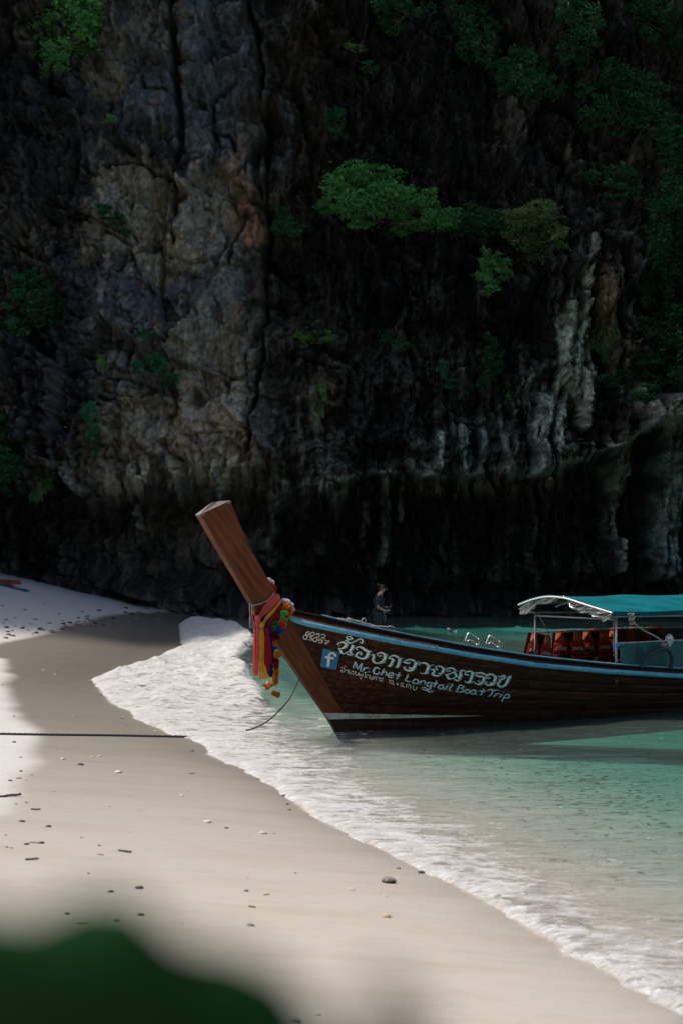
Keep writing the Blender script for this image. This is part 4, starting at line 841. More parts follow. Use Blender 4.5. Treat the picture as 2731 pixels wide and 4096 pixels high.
for x, y, r, t, c in [(560,110,56,-.02,'blush'),(620,140,48,-.03,'blush'),(600,200,52,-.03,'scarlet'),(655,245,50,-.04,'scarlet'),(650,290,34,-.05,'scarlet'),
 (840,480,52,.04,'white'),(900,500,58,.04,'white'),(955,550,56,.05,'white'),(985,620,50,.06,'white'),
 (885,580,66,.085,'orange'),(850,615,44,.09,'orange'),(950,655,60,.09,'orange'),(905,745,54,.10,'orange'),
 (840,690,56,.11,'lime'),(880,680,40,.11,'lime'),(820,780,46,.11,'lime'),(862,815,42,.11,'lime'),
 (790,870,58,.115,'coral'),(835,900,56,.115,'coral'),(810,950,48,.115,'coral'),(700,890,52,.112,'green'),(655,960,50,.112,'green'),
 (730,1000,56,.118,'azure'),(780,1010,50,.118,'azure'),(740,1050,48,.118,'azure'),(645,1040,36,.105,'maroon'),(690,1090,56,.112,'maroon'),(715,1130,50,.112,'maroon'),(670,1150,46,.11,'maroon'),
 (680,1190,42,.110,'orange'),(680,1240,40,.11,'orange'),(690,1320,30,.11,'azure'),(715,1440,58,.11,'amber'),(760,1440,44,.11,'amber'),(700,1480,40,.11,'amber'),
 (705,1560,48,.11,'maroon'),(702,1600,46,.11,'scarlet'),(700,1655,46,.11,'maroon'),(700,1710,48,.11,'amber'),(702,1765,46,.11,'amber'),(695,1815,48,.11,'amber'),(688,1870,54,.11,'amber'),(680,1935,56,.11,'amber')]:
    puff(x, y, r*1.06, t, CO[c], g1)
def bead_string(x0, y0, x1, y1, t, par, n=9):
    parts = []
    for i in range(n):
        c = Wp(*cG(x0+(x1-x0)*i/(n-1), y0+(y1-y0)*i/(n-1)), t); r = .0038 if i % 3 else .0052
        vs = [c+Vector((r*math.cos(a)*math.cos(b), r*math.sin(a)*math.cos(b), r*math.sin(b)*1.6)) for b in (-1.2, 0, 1.2) for a in np.linspace(0, 2*math.pi, 7)[:-1]]
        fs = [(j*6+k, j*6+(k+1) % 6, (j+1)*6+(k+1) % 6, (j+1)*6+k) for j in range(2) for k in range(6)]+[tuple(range(6))[::-1], tuple(range(12, 18))]; parts.append((vs, fs))
    v, f = join(parts); o = link('bead_string', mesh('bead_string', v, f, True), None, beads); o.parent = par; o.matrix_parent_inverse = Matrix.Translation(par.location).inverted(); tag(o, kind='stuff')
bead_string(680, 1270, 700, 1390, .112, g1, 8)
for dx in (-24, 0, 26): bead_string(688+dx*.2, 1975, 690+dx, 2120, .11, g1)
puff(695, 2160, 62, .11, CO['amber'], g1, (1.45, 1, .68)); puff(650, 2150, 34, .11, CO['amber'], g1); puff(745, 2150, 34, .11, CO['amber'], g1)
g2 = empty('flower_garland', Wp(*cG(553, 1850), .085)); bpy.context.view_layer.update(); tag(g2, 'short white bead garland with one amber blossom hanging under the navy sash', 'flower garland')
for dx in (-24, 2, 22): bead_string(553, 1840, 553+dx, 1985, .085, g2)
puff(550, 2012, 58, .085, CO['amber'], g2, (1.3, 1, .62)); puff(485, 1990, 32, .085, CO['amber'], g2); puff(615, 1990, 34, .085, CO['amber'], g2)

# ------------------------------------------------------------------ ropes
ropem = simple('sun_bleached_rope', (.40, .36, .30), .85, .3, 70); darkrope = simple('wet_dark_rope', (.055, .045, .036), .7, .35, 60)
q = [Wp(1197, 2715, 0), Wp(1185, 2740, .02), Wp(1160, 2792, .1), Wp(1118, 2842, .2), Wp(1070, 2885, .28), Wp(1020, 2912, .34), Wp(985, 2922, .36)]
tag(cord('mooring_rope', q, .0095, darkrope, lay=22), 'thin dark rope drooping from the prow down into the foam', 'rope')
q = []
for x, v in [(-260,1676),(-60,1686),(0,1688),(120,1690),(250,1691),(360,1693),(438,1695),(470,1699)]:
    g = Gp(x, v); q.append(Vector((g[0], g[1], g[2]+.012)))
tag(cord('shore_rope', q, .014, darkrope, lay=70), 'long dark rope stretched across the sand from the left edge into the foam', 'rope')
# coil on the bow deck
zc0 = L(1410, 2490, -.2); r_ = random.Random(3)
def coil():
    pts = []
    c = L(1435, 2502, -.10); ax = Vector((.29, 0, 0))
    for i in range(64):
        a = i*.78; k = .80+.25*math.sin(i*.41)
        s = c.x+.27*k*math.cos(a)+.03*math.sin(i*1.7); y = .1+.11*k*math.sin(a); pts.append(Vector((s, y, zc_(s)+.012+.062*(i/64)*(.6+.5*math.sin(i*.9)**2))))
    return [W(p) for p in pts]
cp = coil(); lp = [Wp(x, y, .05) for x, y in [(1548,2508),(1560,2505),(1575,2512),(1580,2526),(1581,2540)]]
tag(cord('rope_coil', cp+lp, .0105, ropem, lay=7, seg=5), 'pale coiled rope heaped on the bow deck behind the rail', 'rope')
tag(cord('rope_loop', [Wp(x, y, .0) for x, y in [(1447,2488),(1448,2478),(1455,2474),(1462,2478),(1462,2490)]], .0095, ropem, lay=8), 'small upright loop of pale rope standing out of the coil on the bow', 'rope')
# ropes on the canopy
def Lq(X, Y, t): return Wp(X, Y, t)
tag(cord('canopy_stay', [Lq(2148, 2452, -.84), Lq(2160, 2475, -.82), Lq(2188, 2527, -.8), Lq(2202, 2560, -.8)], .0075, ropem), 'pale rope running down from the front left corner of the canopy', 'rope')
er = empty('knotted_rope', Lq(2522, 2462, .87)); bpy.context.view_layer.update(); tag(er, 'thick pale rope knotted at the canopy edge and slanting down to the hose', 'rope')
cord('rope', [Lq(2530, 2488, .88), Lq(2570, 2520, .89), Lq(2610, 2540, .9), Lq(2645, 2562, .9), Lq(2658, 2578, .9)], .011, ropem, er)
for cx_, cy_, rr2, tt in [(2524, 2468, 14, .88), (2526, 2486, 12, .89), (2655, 2588, 11, .91)]:
    pts = [Lq(cx_+rr2*.7*math.cos(a*2.3)+3*math.cos(a*5), cy_+rr2*math.sin(a*1.7), tt+.02*math.sin(a*3)) for a in np.linspace(0, 8, 22)]
    cord('knot', pts, .0075, ropem, er, lay=5)
cord('rope_end', [Lq(2658, 2590, .91), Lq(2664, 2604, .91), Lq(2662, 2612, .9)], .005, ropem, er)
tag(cord('short_rope_end', [Lq(2578, 2526, -.6), Lq(2598, 2500, -.6), Lq(2610, 2489, -.6)], .0065, ropem), 'short stiff end of pale rope sticking up behind the slanting rope', 'rope')
hose = simple('black_rubber_hose', (.012, .012, .014), .45, .3, 60, 0, .002)
q = spline([Lq(2563, 2672, .90), Lq(2578, 2645, .905), Lq(2600, 2618, .91), Lq(2628, 2602, .915), Lq(2652, 2596, .92), Lq(2672, 2602, .92), Lq(2685, 2624, .92), Lq(2686, 2650, .91), Lq(2680, 2676, .90)], 6)
v, f = tube(q, .026, 12); tag(link('rubber_fender', mesh('rubber_fender', v, f, True), None, hose), 'black rubber hose fender bent in an arch over the teal side sheet', 'fender')
v, f = tube(spline([Lq(2550, 2580, .87), Lq(2549, 2600, .885), Lq(2552, 2625, .89), Lq(2560, 2632, .89)], 4), [.012]*9+[.014]*4, 6); tag(link('black_strap', mesh('black_strap', v, f, True), None, hose), 'black strap hanging over the near rail beside a teal rag', 'strap')
V_ = np.array([[Lq(2553+j*5+i*.6, 2586+i*8, .892+.004*math.sin(j*2+i)) for j in range(4)] for i in range(5)]); o = link('teal_rag', grid_mesh('teal_rag', V_), None, can); o.modifiers.new('t', 'SOLIDIFY').thickness = .003; tag(o, 'small bright teal rag tied to the near rail', 'rag')
bt = simple('blue_twine', (.01, .12, .55), .6, .2, 60); tag(cord('blue_twine', [Lq(2468+9*math.cos(a*2), 2577+11*math.sin(a*1.3)+1.2*a, .87+.02*math.sin(a*2)) for a in np.linspace(0, 9, 16)], .005, bt, lay=5), 'bright blue twine wound round the near canopy post', 'twine')
# white plastic bag on the rail
t = NT('thin_white_plastic'); nz = t.noise(t.coord('Object'), 30, 4); b = t.bsdf((.8, .82, .84), .4, t.bump(nz, .01), finish=False); tr = t.n('BsdfTransparent'); m = t.n('MixShader'); t.set(m, 0, t.mapr(nz, .35, .65, .35, .95)); t.t.links.new(tr.outputs[0], m.inputs[1]); t.t.links.new(b, m.inputs[2]); t.t.links.new(m.outputs[0], t.out.inputs[0])
bm = bmesh.new(); bmesh.ops.create_icosphere(bm, subdivisions=4, radius=1)
from mathutils import noise as mn
for vv in bm.verts:
    n_ = 1+.45*mn.noise(vv.co*2.3)+.22*mn.noise(vv.co*6); vv.co = Vector((vv.co.x*.048*n_, vv.co.y*.04*n_, vv.co.z*.055*n_+(-.05 if vv.co.z < -.3 else 0)*abs(vv.co.z)))
me = bpy.data.meshes.new('plastic_bag'); bm.to_mesh(me); smooth(me); o = link('plastic_bag', me, None, t.m); o.location = Lq(2675, 2556, .84); tag(o, 'crumpled white plastic bag tied to the near rail', 'plastic bag')

# ------------------------------------------------------------------ life jackets over the far rail
def fab(name, c): return simple(name, c, .7, .3, 30, 0, .004, .2)
orng = fab('orange_vest_fabric', (.40, .026, .012)); oran2 = fab('pale_orange_vest_fabric', (.55, .12, .05)); blkw = fab('black_webbing', (.010, .009, .009)); refl = simple('reflective_tape', (.34, .32, .29), .4, .2, 40); blk2 = fab('dark_vest_fabric', (.018, .016, .018))
def pillow(corners, th, n=8, m=10):
    """padded panel: four corners, bulging both ways"""
    a, b, c, d = [Vector(p) for p in corners]; V_ = []; nrm = (b-a).cross(d-a).normalized()
    def pt(i, j, sg):
        u, v = i/n, j/m; p = (a*(1-u)+b*u)*(1-v)+(d*(1-u)+c*u)*v; k = (math.sin(math.pi*u)**.6)*(math.sin(math.pi*v)**.6); return p+nrm*(th*k*sg*(1+.18*math.sin(u*9+v*7)))
    for sg in (1, -1): V_.append([[pt(i, j, sg) for i in range(n+1)] for j in range(m+1)])
    vs, fs = [], []
    for sidx, G_ in enumerate(V_):
        o = len(vs)
        for r in G_: vs += r
        for j in range(m):
            for i in range(n):
                q_ = (o+j*(n+1)+i, o+j*(n+1)+i+1, o+(j+1)*(n+1)+i+1, o+(j+1)*(n+1)+i); fs.append(q_ if sidx == 0 else q_[::-1])
    return vs, fs
def vest():
    e = empty('life_jacket', (0, 0, 0))
    parts_ = []
    for sg in (-1, 1):
        pan = [(sg*.012, -.03, -.13), (sg*.125, -.03, -.16), (sg*.135, -.035, -.33), (sg*.010, -.035, -.33)]
        v, f = pillow(pan if sg > 0 else [pan[1], pan[0], pan[3], pan[2]], .024); link('front_panel', mesh('front_panel', v, f, True), e, orng)
        pan = [(sg*.02, -.025, -.345), (sg*.135, -.025, -.345), (sg*.13, -.02, -.44), (sg*.015, -.02, -.43)]
        v, f = pillow(pan if sg > 0 else [pan[1], pan[0], pan[3], pan[2]], .02); link('lower_panel', mesh('lower_panel', v, f, True), e, orng)
        sh = [(sg*.045, .0, .012), (sg*.10, .0, .004), (sg*.118, -.03, -.155), (sg*.03, -.03, -.135)]
        v, f = pillow(sh if sg > 0 else [sh[1], sh[0], sh[3], sh[2]], .02); link('shoulder', mesh('shoulder', v, f, True), e, oran2)
        vs = [(sg*.03, -.062, -.225), (sg*.11, -.062, -.225), (sg*.112, -.064, -.268), (sg*.03, -.064, -.268)]
        vs += [(x, y+.01, z) for x, y, z in vs]; link('reflective_patch', mesh('reflective_patch', vs, [(0,1,2,3),(4,7,6,5),(0,4,5,1),(1,5,6,2),(2,6,7,3),(3,7,4,0)]), e, refl)
    for z in (-.335, -.40):
        v, f = tube([(-.14, -.045, z), (-.05, -.062, z-.004), (.05, -.062, z-.004), (.14, -.045, z)], .011, 6); link('webbing_strap', mesh('webbing_strap', v, f, True), e, blkw)
    v, f = pillow([(-.12, .04, -.01), (.12, .04, -.01), (.13, .05, -.40), (-.13, .05, -.40)], .02); link('back_panel', mesh('back_panel', v, f, True), e, blk2)
    v, f = tube([(-.07, .0, -.01), (-.03, .03, .0), (.03, .03, .0), (.07, .0, -.01)], .016, 8); link('collar', mesh('collar', v, f, True), e, oran2)
    return e
v0 = vest(); sp_ = [(2168, -.2, 'orange life jacket hanging askew on the rail, first from the left under the canopy', 1.0, .22), (2276, 0, 'orange life jacket second from the left, grey patches on both fronts', .98, .0), (2384, 0, 'orange life jacket third from the left, just before the far canopy post', .98, -.03),
 (2490, 0, 'orange life jacket directly behind the near canopy post', .95, .05), (2560, 0, 'orange life jacket with pale collar just right of the near canopy post', .85, .1), (2610, 0, 'dark orange life jacket at the end of the row behind the slanting rope', .85, -.08)]
for i, (X, dd, lab, sc, rl) in enumerate(sp_):
    if i == 0: o = v0
    else:
        o = v0.copy(); S.collection.objects.link(o)
        for ch in v0.children: c = ch.copy(); S.collection.objects.link(c); c.parent = o
    p = L(X, 2531, -.82); o.location = W((p.x, .85, 1.055-(.03 if i == 0 else 0))); o.rotation_euler = (0, rl, TH-.25*0); o.rotation_euler[2] = R(10 if i else 22); o.scale = (sc*1.85 if i else 1.5, 1.2, sc*1.02); tag(o, lab, 'life jacket', 'life jackets hung along the rail')
# orange vest corner poking up by the post foot, and vests lying inside
o = v0.copy(); S.collection.objects.link(o)
for ch in v0.children: c = ch.copy(); S.collection.objects.link(c); c.parent = o
o.location = Lq(2495, 2640, .62); o.rotation_euler = (R(75), R(20), R(60)); o.scale = (.8, .8, .8); tag(o, 'orange life jacket lying low behind the near canopy post foot, only a corner showing', 'life jacket', 'life jackets hung along the rail')
# orange thing far up the beach
g = Gp(12, 1342); bm = bmesh.new(); bmesh.ops.create_icosphere(bm, subdivisions=4, radius=1)
for vv in bm.verts:
    n_ = 1+.35*mn.noise(vv.co*1.7+Vector((3, 1, 2))); vv.co = Vector((vv.co.x*.52*n_, vv.co.y*.3*n_, max(vv.co.z, -.15)*.15*n_))
me = bpy.data.meshes.new('cloth_bundle'); bm.to_mesh(me); smooth(me); o = link('cloth_bundle', me, None, fab('rust_red_cloth', (.20, .04, .025))); o.location = (g[0]-.1, g[1], g[2]+.02); tag(o, 'rust red cloth bundle lying on the far sand at the left edge', 'bundle')
V_ = np.array([[(g[0]-.5+i*.22, g[1]-.75+j*.12, float(ground(g[0]-.5+i*.22, g[1]-.75+j*.12))+.02+.03*math.sin(i*1.9+j)) for i in range(7)] for j in range(5)]); o = link('teal_sheet', grid_mesh('teal_sheet', V_), None, teal2); o.modifiers.new('t', 'SOLIDIFY').thickness = .01; tag(o, 'dark teal sheet spread on the sand in front of the rust red bundle', 'sheet')
# white flake on the water
V_ = np.array([[(-.11+.055*i, .03*j, .05*math.sin(i*1.3+j)+.04*(j == 1)) for i in range(5)] for j in range(3)]); o = link('floating_foam_scrap', grid_mesh('floating_foam_scrap', V_), None, simple('white_scrap', (.75, .75, .72), .6)); o.modifiers.new('t', 'SOLIDIFY').thickness = .012
o.location = (*V0(1037, 1452), .03); o.scale = (1.2, 1.2, 1.1); tag(o, 'small white scrap floating on the teal water behind the boat', 'scrap')
# ------------------------------------------------------------------ the person standing in the shallows
def skin_body(name, joints, edges, mt, root=0, sub=2):
    me = bpy.data.meshes.new(name); me.from_pydata([j[:3] for j in joints], edges, []); o = link(name, me, None, mt)
    sk = o.modifiers.new('skin', 'SKIN'); sk.use_smooth_shade = True
    for i, j in enumerate(joints): r = j[3] if isinstance(j[3], tuple) else (j[3], j[3]); me.skin_vertices[0].data[i].radius = r; me.skin_vertices[0].data[i].use_root = (i == root)
    s2 = o.modifiers.new('sub', 'SUBSURF'); s2.levels = sub; s2.render_levels = sub; return o
skinm = simple('fair_skin', (.72, .40, .28), .5, .1, 12, 0, .001, .3)
pp = Vector(P(1517, 2498, 40)); pz = float(ground(pp.x, pp.y)); person = empty('person', (pp.x, 40, pz), R(0))
K_ = 1.32+.0-pz                               # the crown of the head stands 1.32 m above the sea
sc = K_/1.62
# figure faces +x (to the right), head bowed over a phone
J = [(0,0,.92,(.12,.10)),(.0,0,1.06,(.095,.085)),(-.03,0,1.22,(.12,.10)),(-.02,0,1.34,(.085,.07)),(.02,0,1.42,(.045,.045)),(.07,0,1.50,(.075,.07)),(.09,0,1.555,(.08,.075)),
 (0,-.085,.86,.085),(.02,-.09,.50,.055),(0,-.09,.10,.035),(.10,-.095,.04,.032),
 (0,.085,.86,.085),(.03,.09,.50,.055),(.02,.09,.10,.035),(.12,.095,.04,.032),
 (-.03,-.15,1.33,.045),(-.05,-.20,1.08,.036),(.14,-.13,.98,.028),(.19,-.10,.99,.024),
 (-.03,.15,1.33,.045),(.0,.20,1.08,.036),(.17,.12,1.06,.028),(.22,.08,1.075,.024)]
Ed = [(0,1),(1,2),(2,3),(3,4),(4,5),(5,6),(0,7),(7,8),(8,9),(9,10),(0,11),(11,12),(12,13),(13,14),(3,15),(15,16),(16,17),(17,18),(3,19),(19,20),(20,21),(21,22)]
body = skin_body('body', J, Ed, skinm, 0); body.parent = person; person.scale = (sc, sc, sc)
tag(person, 'woman in black top and dark skirt standing in the shallows, head bowed over a phone', 'person')
for ys_, zb, xb in ((-.10, .99, .19), (.08, 1.075, .22)):
    for k in range(5):
        ln = [.05, .07, .075, .07, .055][k]; yy = ys_+(k-2)*.013
        pts = [(xb, yy, zb), (xb+ln*.55, yy, zb+.012), (xb+ln*.9, yy+.004, zb+.004)] if k else [(xb-.01, yy, zb), (xb+.02, yy+.02, zb+.02), (xb+.045, yy+.025, zb+.03)]
        v, f = tube(spline(pts, 3), .0085, 6); link('finger', mesh('finger', v, f, True), person, skinm)
def loft(name, secs, mt, par, n=20, cap=False):
    V_ = np.array([[(cx+rx*math.cos(a), cy+ry*math.sin(a)*(1+.03*math.sin(5*a+z*9)), z) for a in np.linspace(0, 2*math.pi, n+1)] for cx, cy, z, rx, ry in secs])
    o = link(name, grid_mesh(name, V_, flip=True), par, mt); o.modifiers.new('t', 'SOLIDIFY').thickness = .006; return o
blkt = simple('black_jersey', (.022, .022, .026), .8, .3, 20, 0, .004); skm = simple('charcoal_skirt', (.018, .020, .022), .8, .3, 20, 0, .004)
loft('top', [(-.0,0,.97,.118,.155),(-.0,0,1.05,.118,.145),(-.01,0,1.18,.132,.162),(-.02,0,1.28,.128,.165),(-.02,0,1.36,.085,.13),(-.0,0,1.395,.060,.075)], blkt, person)
for sg in (-1, 1):
    a = Vector((-.03, sg*.13, 1.345)); b = Vector((-.04 if sg < 0 else -.01, sg*.195, 1.14)); v, f = tube([a, a.lerp(b, .5), b], [.062, .060, .056], 12, cap=False); link('sleeve', mesh('sleeve', v, f, True), person, blkt)
loft('skirt', [(0,0,1.0,.112,.15),(0,0,.90,.145,.18),(.01,0,.75,.165,.195),(.02,0,.60,.170,.20),(.02,0,.56,.168,.198)], skm, person, 28)
v, f = tube([(.10, -.155, 1.0), (.13, -.17, .85), (.13, -.17, .70)], [.012, .02, .016], 8); link('skirt_tie', mesh('skirt_tie', v, f, True), person, simple('grey_tie', (.16, .17, .18), .8))
# head details and hair
hr = simple('dark_red_brown_hair', (.045, .014, .010), .5, .3, 40, 0, .004)
bm = bmesh.new(); bmesh.ops.create_icosphere(bm, subdivisions=3, radius=1)
for vv in bm.verts:
    k = 1+.05*mn.noise(vv.co*6); vv.co = Vector((.068+vv.co.x*.096*k-max(0, -vv.co.z)*.05, vv.co.y*.09*k, 1.565+vv.co.z*.083*k))
bmesh.ops.delete(bm, geom=[f_ for f_ in bm.faces if f_.calc_center_median().x > .10 and f_.calc_center_median().z < 1.575 or f_.calc_center_median().z < 1.50], context='FACES')
me = bpy.data.meshes.new('hair'); bm.to_mesh(me); smooth(me); hair = link('hair', me, person, hr)
bm = bmesh.new(); bmesh.ops.create_icosphere(bm, subdivisions=3, radius=.048)
for vv in bm.verts: vv.co = vv.co*(1+.12*mn.noise(vv.co*60))+Vector((-.025, 0, 1.625))
me = bpy.data.meshes.new('hair_bun'); bm.to_mesh(me); smooth(me); link('hair_bun', me, person, hr)
v, f = tube([(.150, 0, 1.545), (.172, 0, 1.515), (.158, 0, 1.505)], [.010, .015, .008], 8); link('nose', mesh('nose', v, f, True), person, skinm)
for sg in (-1, 1):
    v, f = tube([(.148, sg*.03, 1.548), (.156, sg*.03, 1.545)], .009, 8); link('eye', mesh('eye', v, f, True), person, hr)
    v, f = tube([(.07, sg*.078, 1.55), (.065, sg*.088, 1.535), (.07, sg*.08, 1.51)], .012, 6); link('ear', mesh('ear', v, f, True), person, skinm)
v, f = tube([(.150, -.018, 1.488), (.155, 0, 1.488), (.150, .018, 1.488)], .006, 6); link('mouth', mesh('mouth', v, f, True), person, simple('lips', (.3, .1, .08), .5))
ph_ = empty('mobile_phone', (0, 0, 0)); pm = simple('phone_case', (.20, .05, .045), .4, .1)
vs = [(x, y, z) for x in (0, .075) for y in (0, .012) for z in (0, .14)]
ph_o = link('phone_body', mesh('phone_body', vs, [(0,1,3,2),(4,6,7,5),(0,4,5,1),(2,3,7,6),(0,2,6,4),(1,5,7,3)]), ph_, pm); bv = ph_o.modifiers.new('b', 'BEVEL'); bv.width = .004
vs = [(.006, -.0015, .008), (.069, -.0015, .008), (.069, -.0015, .132), (.006, -.0015, .132)]; link('screen', mesh('screen', vs, [(0, 1, 2, 3)]), ph_, simple('dark_glass', (.02, .02, .025), .1))
ph_.location = Vector((pp.x, 40, pz))+Vector((.21, .03, 1.085))*sc; ph_.rotation_euler = (R(-60), R(0), R(-80)); tag(ph_, 'reddish mobile phone held in the hands of the woman', 'phone')
# ------------------------------------------------------------------ stones, sticks and shells on the sand
def blob(seed, sub=2, rough_=.25):
    bm = bmesh.new(); bmesh.ops.create_icosphere(bm, subdivisions=sub, radius=1); o = Vector((seed*3.1, seed*1.7, 0))
    for v in bm.verts: v.co = v.co*(1+rough_*mn.noise(v.co*1.3+o)+rough_*.5*mn.noise(v.co*3.1+o))
    me = bpy.data.meshes.new('pebble'); bm.to_mesh(me); smooth(me); return me
SM = {'dark': simple('dark_stone', (.035, .034, .036), .6, .4, 8), 'grey': simple('grey_stone', (.16, .155, .14), .7, .35, 8), 'pale': simple('pale_coral_stone', (.50, .47, .40), .8, .2, 8), 'tan': simple('tan_stone', (.42, .31, .21), .8, .25, 6), 'brown': simple('brown_stone', (.16, .11, .08), .8, .3, 8), 'stick': simple('wet_driftwood', (.030, .026, .024), .7, .4, 20), 'twig': simple('pale_twig', (.22, .16, .09), .8, .3, 20), 'blue': simple('bluish_stone', (.12, .15, .22), .6, .3, 8)}
t = NT('algae_stone'); c = t.n('TexCoord'); sp = t.n('SeparateXYZ'); t.set(sp, 0, c.outputs['Object']); nz = t.noise(c.outputs['Object'], 3.5, 5, .6)
t.bsdf(t.mix(t.mapr(t.math('ADD', sp.outputs[2], t.math('MULTIPLY', nz, 1.2)), .55, 1.0), (.035, .042, .022), (.38, .37, .31)), .8, t.bump(nz, .05)); SM['algae'] = t.m
stick_me = {}
def place(X, Y, w, kind, label=None, shape=None, group=None):
    """X, Y photo px of the contact point, w width px"""
    u, v = X/1.7417, Y/1.7417; g = Gp(u, v); d = g[1]; wd = w/F*d
    if kind in ('stick', 'twig'):
        r = wd*(.05 if kind == 'stick' else .03)+.002; a = random.uniform(-.25, .25); n = 6
        pts = [Vector((wd*(i/(n-1)-.5), math.sin(a)*wd*(i/(n-1)-.5)*3+.02*wd*math.sin(i*2.3+X), r*.8+.04*wd*abs(math.sin(i*1.3+X)))) for i in range(n)]
        parts = [tube(spline(pts, 3), [r*(.75+.35*abs(math.sin(k*1.1+X))) for k in range(16)], 7)]
        if kind == 'stick' and w > 40: m_ = pts[3]; parts.append(tube([m_, m_+Vector((wd*.10, -wd*.03, wd*.08))], [r*.6, r*.2], 5))
        vs, fs = join(parts); o = link('driftwood_stick' if kind == 'stick' else 'twig', mesh('stick', vs, fs, True), None, SM[kind]); o.location = (g[0], g[1], g[2]); cat = 'driftwood' if kind == 'stick' else 'twig'
    else:
        me = blob(random.randint(0, 99), 3 if w > 60 else 2, .5 if kind in ('dark', 'pale') and w > 20 else .3); me.materials.append(SM[kind]); o = bpy.data.objects.new('pebble' if w < 60 else 'stone', me); S.collection.objects.link(o)
        hgt = {'algae': .42, 'tan': .30}.get(kind, .30); o.scale = (wd/2, wd/2*.8, wd/2*hgt*1.3); o.rotation_euler[2] = random.uniform(-.5, .5); o.location = (g[0], g[1], g[2]+wd/2*hgt*.62); cat = 'pebble' if w < 60 else 'stone'
    tag(o, label, cat, group); return o
cE = lambda x, y: (.8712*x, 2900+.8712*y)
cF = lambda x, y: (1000+.4464*x, 3300+.4464*y)
DB = [
 (cE,97,214,17,'dark','dark three cornered pebble in the pale dry patch at left, above a thin stick'),(cE,49,257,20,'dark','low black pebble at the left edge, just above the longest stick'),
 (cE,66,80,20,'dark','dark half buried pebble just below the long rope on the pale dry sand'),(cE,97,150,12,'dark','tiny upright dark stone on the edge of the pale dry patch'),
 (cE,88,246,20,'stick','short slanting stick beside the low black pebble at the left edge'),(cE,45,331,85,'stick','longest black stick, lying flat at the left edge of the beach'),
 (cE,122,358,14,'dark','small dark lump right of the longest stick'),(cE,76,365,12,'stick','bent black splinter under the longest stick'),(cE,165,391,42,'stick','straight black stick right below the longest stick'),
 (cE,103,444,28,'dark','knobbly dark lump of coral at left below the straight black stick'),(cE,224,468,28,'dark','smooth dark domed pebble right of the knobbly coral lump'),(cE,28,507,10,'dark','tiny dark pebble close to the left edge beneath the coral lump'),
 (cE,123,550,24,'dark','dark flat pebble at the left end of a thin twig'),(cE,158,544,40,'twig','thin brown twig lying between two dark pebbles'),(cE,190,544,30,'dark','dark flat pebble at the right end of a thin twig'),
 (cE,33,563,15,'dark','leaf shaped dark flake near the left edge'),(cE,54,567,14,'brown','brown pebble touching the leaf shaped flake'),(cE,148,620,54,'stick','thick broken black branch piece at lower left'),
 (cE,145,229,18,'pale','whitish shell fragment right of the three cornered pebble'),(cE,292,158,24,'pale','whitish flat coral fragment below the middle of the rope'),(cE,371,184,28,'dark','dark clustered pebble below the rope, with a smaller one at its side'),
 (cE,425,148,16,'pale','left one of two small pale shells just below the rope'),(cE,459,146,18,'pale','right one of two small pale shells just below the rope'),(cE,545,220,34,'pale','mottled pale coral lump, largest piece below the rope'),
 (cE,376,518,14,'twig','tiny forked twig left of the middle of the beach'),(cE,575,585,58,'stick','long thin black stick lying alone in the middle of the sand'),(cE,463,597,30,'twig','pale yellow twig left of the lone black stick'),
 (cE,457,555,16,'brown','thin brown shell flake above the pale yellow twig'),(cE,407,683,14,'dark','small pointed dark pebble below the pale yellow twig'),(cE,510,766,26,'dark','slim dark flake left of the broad dark flake above the blurred leaves'),
 (cE,641,750,36,'dark','broad dark flake on open sand above the blurred leaves'),(cE,650,872,30,'dark','dark flake just above the edge of the blurred leaves'),(cE,310,867,28,'dark','dark flake half lost in the blur of the foreground leaves'),
 (cE,538,899,24,'algae','greenish stone at the rim of the blurred foreground leaves'),(cE,378,912,52,'twig','slanting twig seen through the blur of the foreground leaves'),
 (cE,881,120,22,'grey','grey pebble close to the foam edge right of the rope end'),(cE,883,224,28,'twig','thin dark brown twig near the foam below the rope end'),(cE,835,326,22,'pale','pale pointed shell in the middle of the sand'),
 (cE,952,448,38,'pale','cream coloured coral stone with a dark hollow, mid beach'),(cE,1040,475,20,'brown','brown chipped pebble right of the cream coral stone'),(cE,1209,499,38,'pale','round white stone, whitest on the beach'),(cE,1257,500,16,'tan','thin tan shell just right of the round white stone'),
 (cE,1303,327,26,'blue','bluish pebble lying against the foam edge'),(cE,1321,365,16,'dark','black pebble just below the bluish one'),(cE,1328,391,18,'brown','flat brown pebble below the black one near the foam'),(cE,1185,250,16,'dark','dark sliver touching the foam edge'),
 (cE,1225,782,24,'twig','pale straw lying on smooth sand at the centre'),(cE,1132,765,22,'dark','dark oblong flake at the centre above the curled bark'),(cE,1158,838,30,'stick','dark curled piece of bark at the centre of the beach'),(cE,1152,922,34,'grey','grey pebble with dark rim below the curled bark'),
 (cE,1357,681,12,'dark','small dark crumb right of centre, well below the foam'),(cF,1235,515,125,'algae','largest stone, rounded and green sided with a pale top'),(cF,1218,825,90,'tan','flat tan stone below the green sided one'),
 (cF,910,583,50,'pale','low pale pebble left of the green sided stone'),(cF,1207,644,34,'pale','chalky little pebble right under the green sided stone'),(cF,1328,392,40,'brown','brown crusty pebble by the foam above the green sided stone'),(cF,1530,430,62,'dark','black wedge shaped stone at the foam edge'),(cF,1400,440,24,'tan','tan chip beside the black wedge shaped stone'),
 (cE,1460,1328,32,'pale','pale pebble near the bottom edge, out of focus'),(cE,1365,1362,42,'grey','greyish stone at the very bottom edge, out of focus')]
for cv, x, y, w, k, lab in DB:
    X, Y = cv(x, y); place(X, Y, w*(.4464 if cv is cF else .8712)*1.05, k, lab)
r_ = random.Random(5)
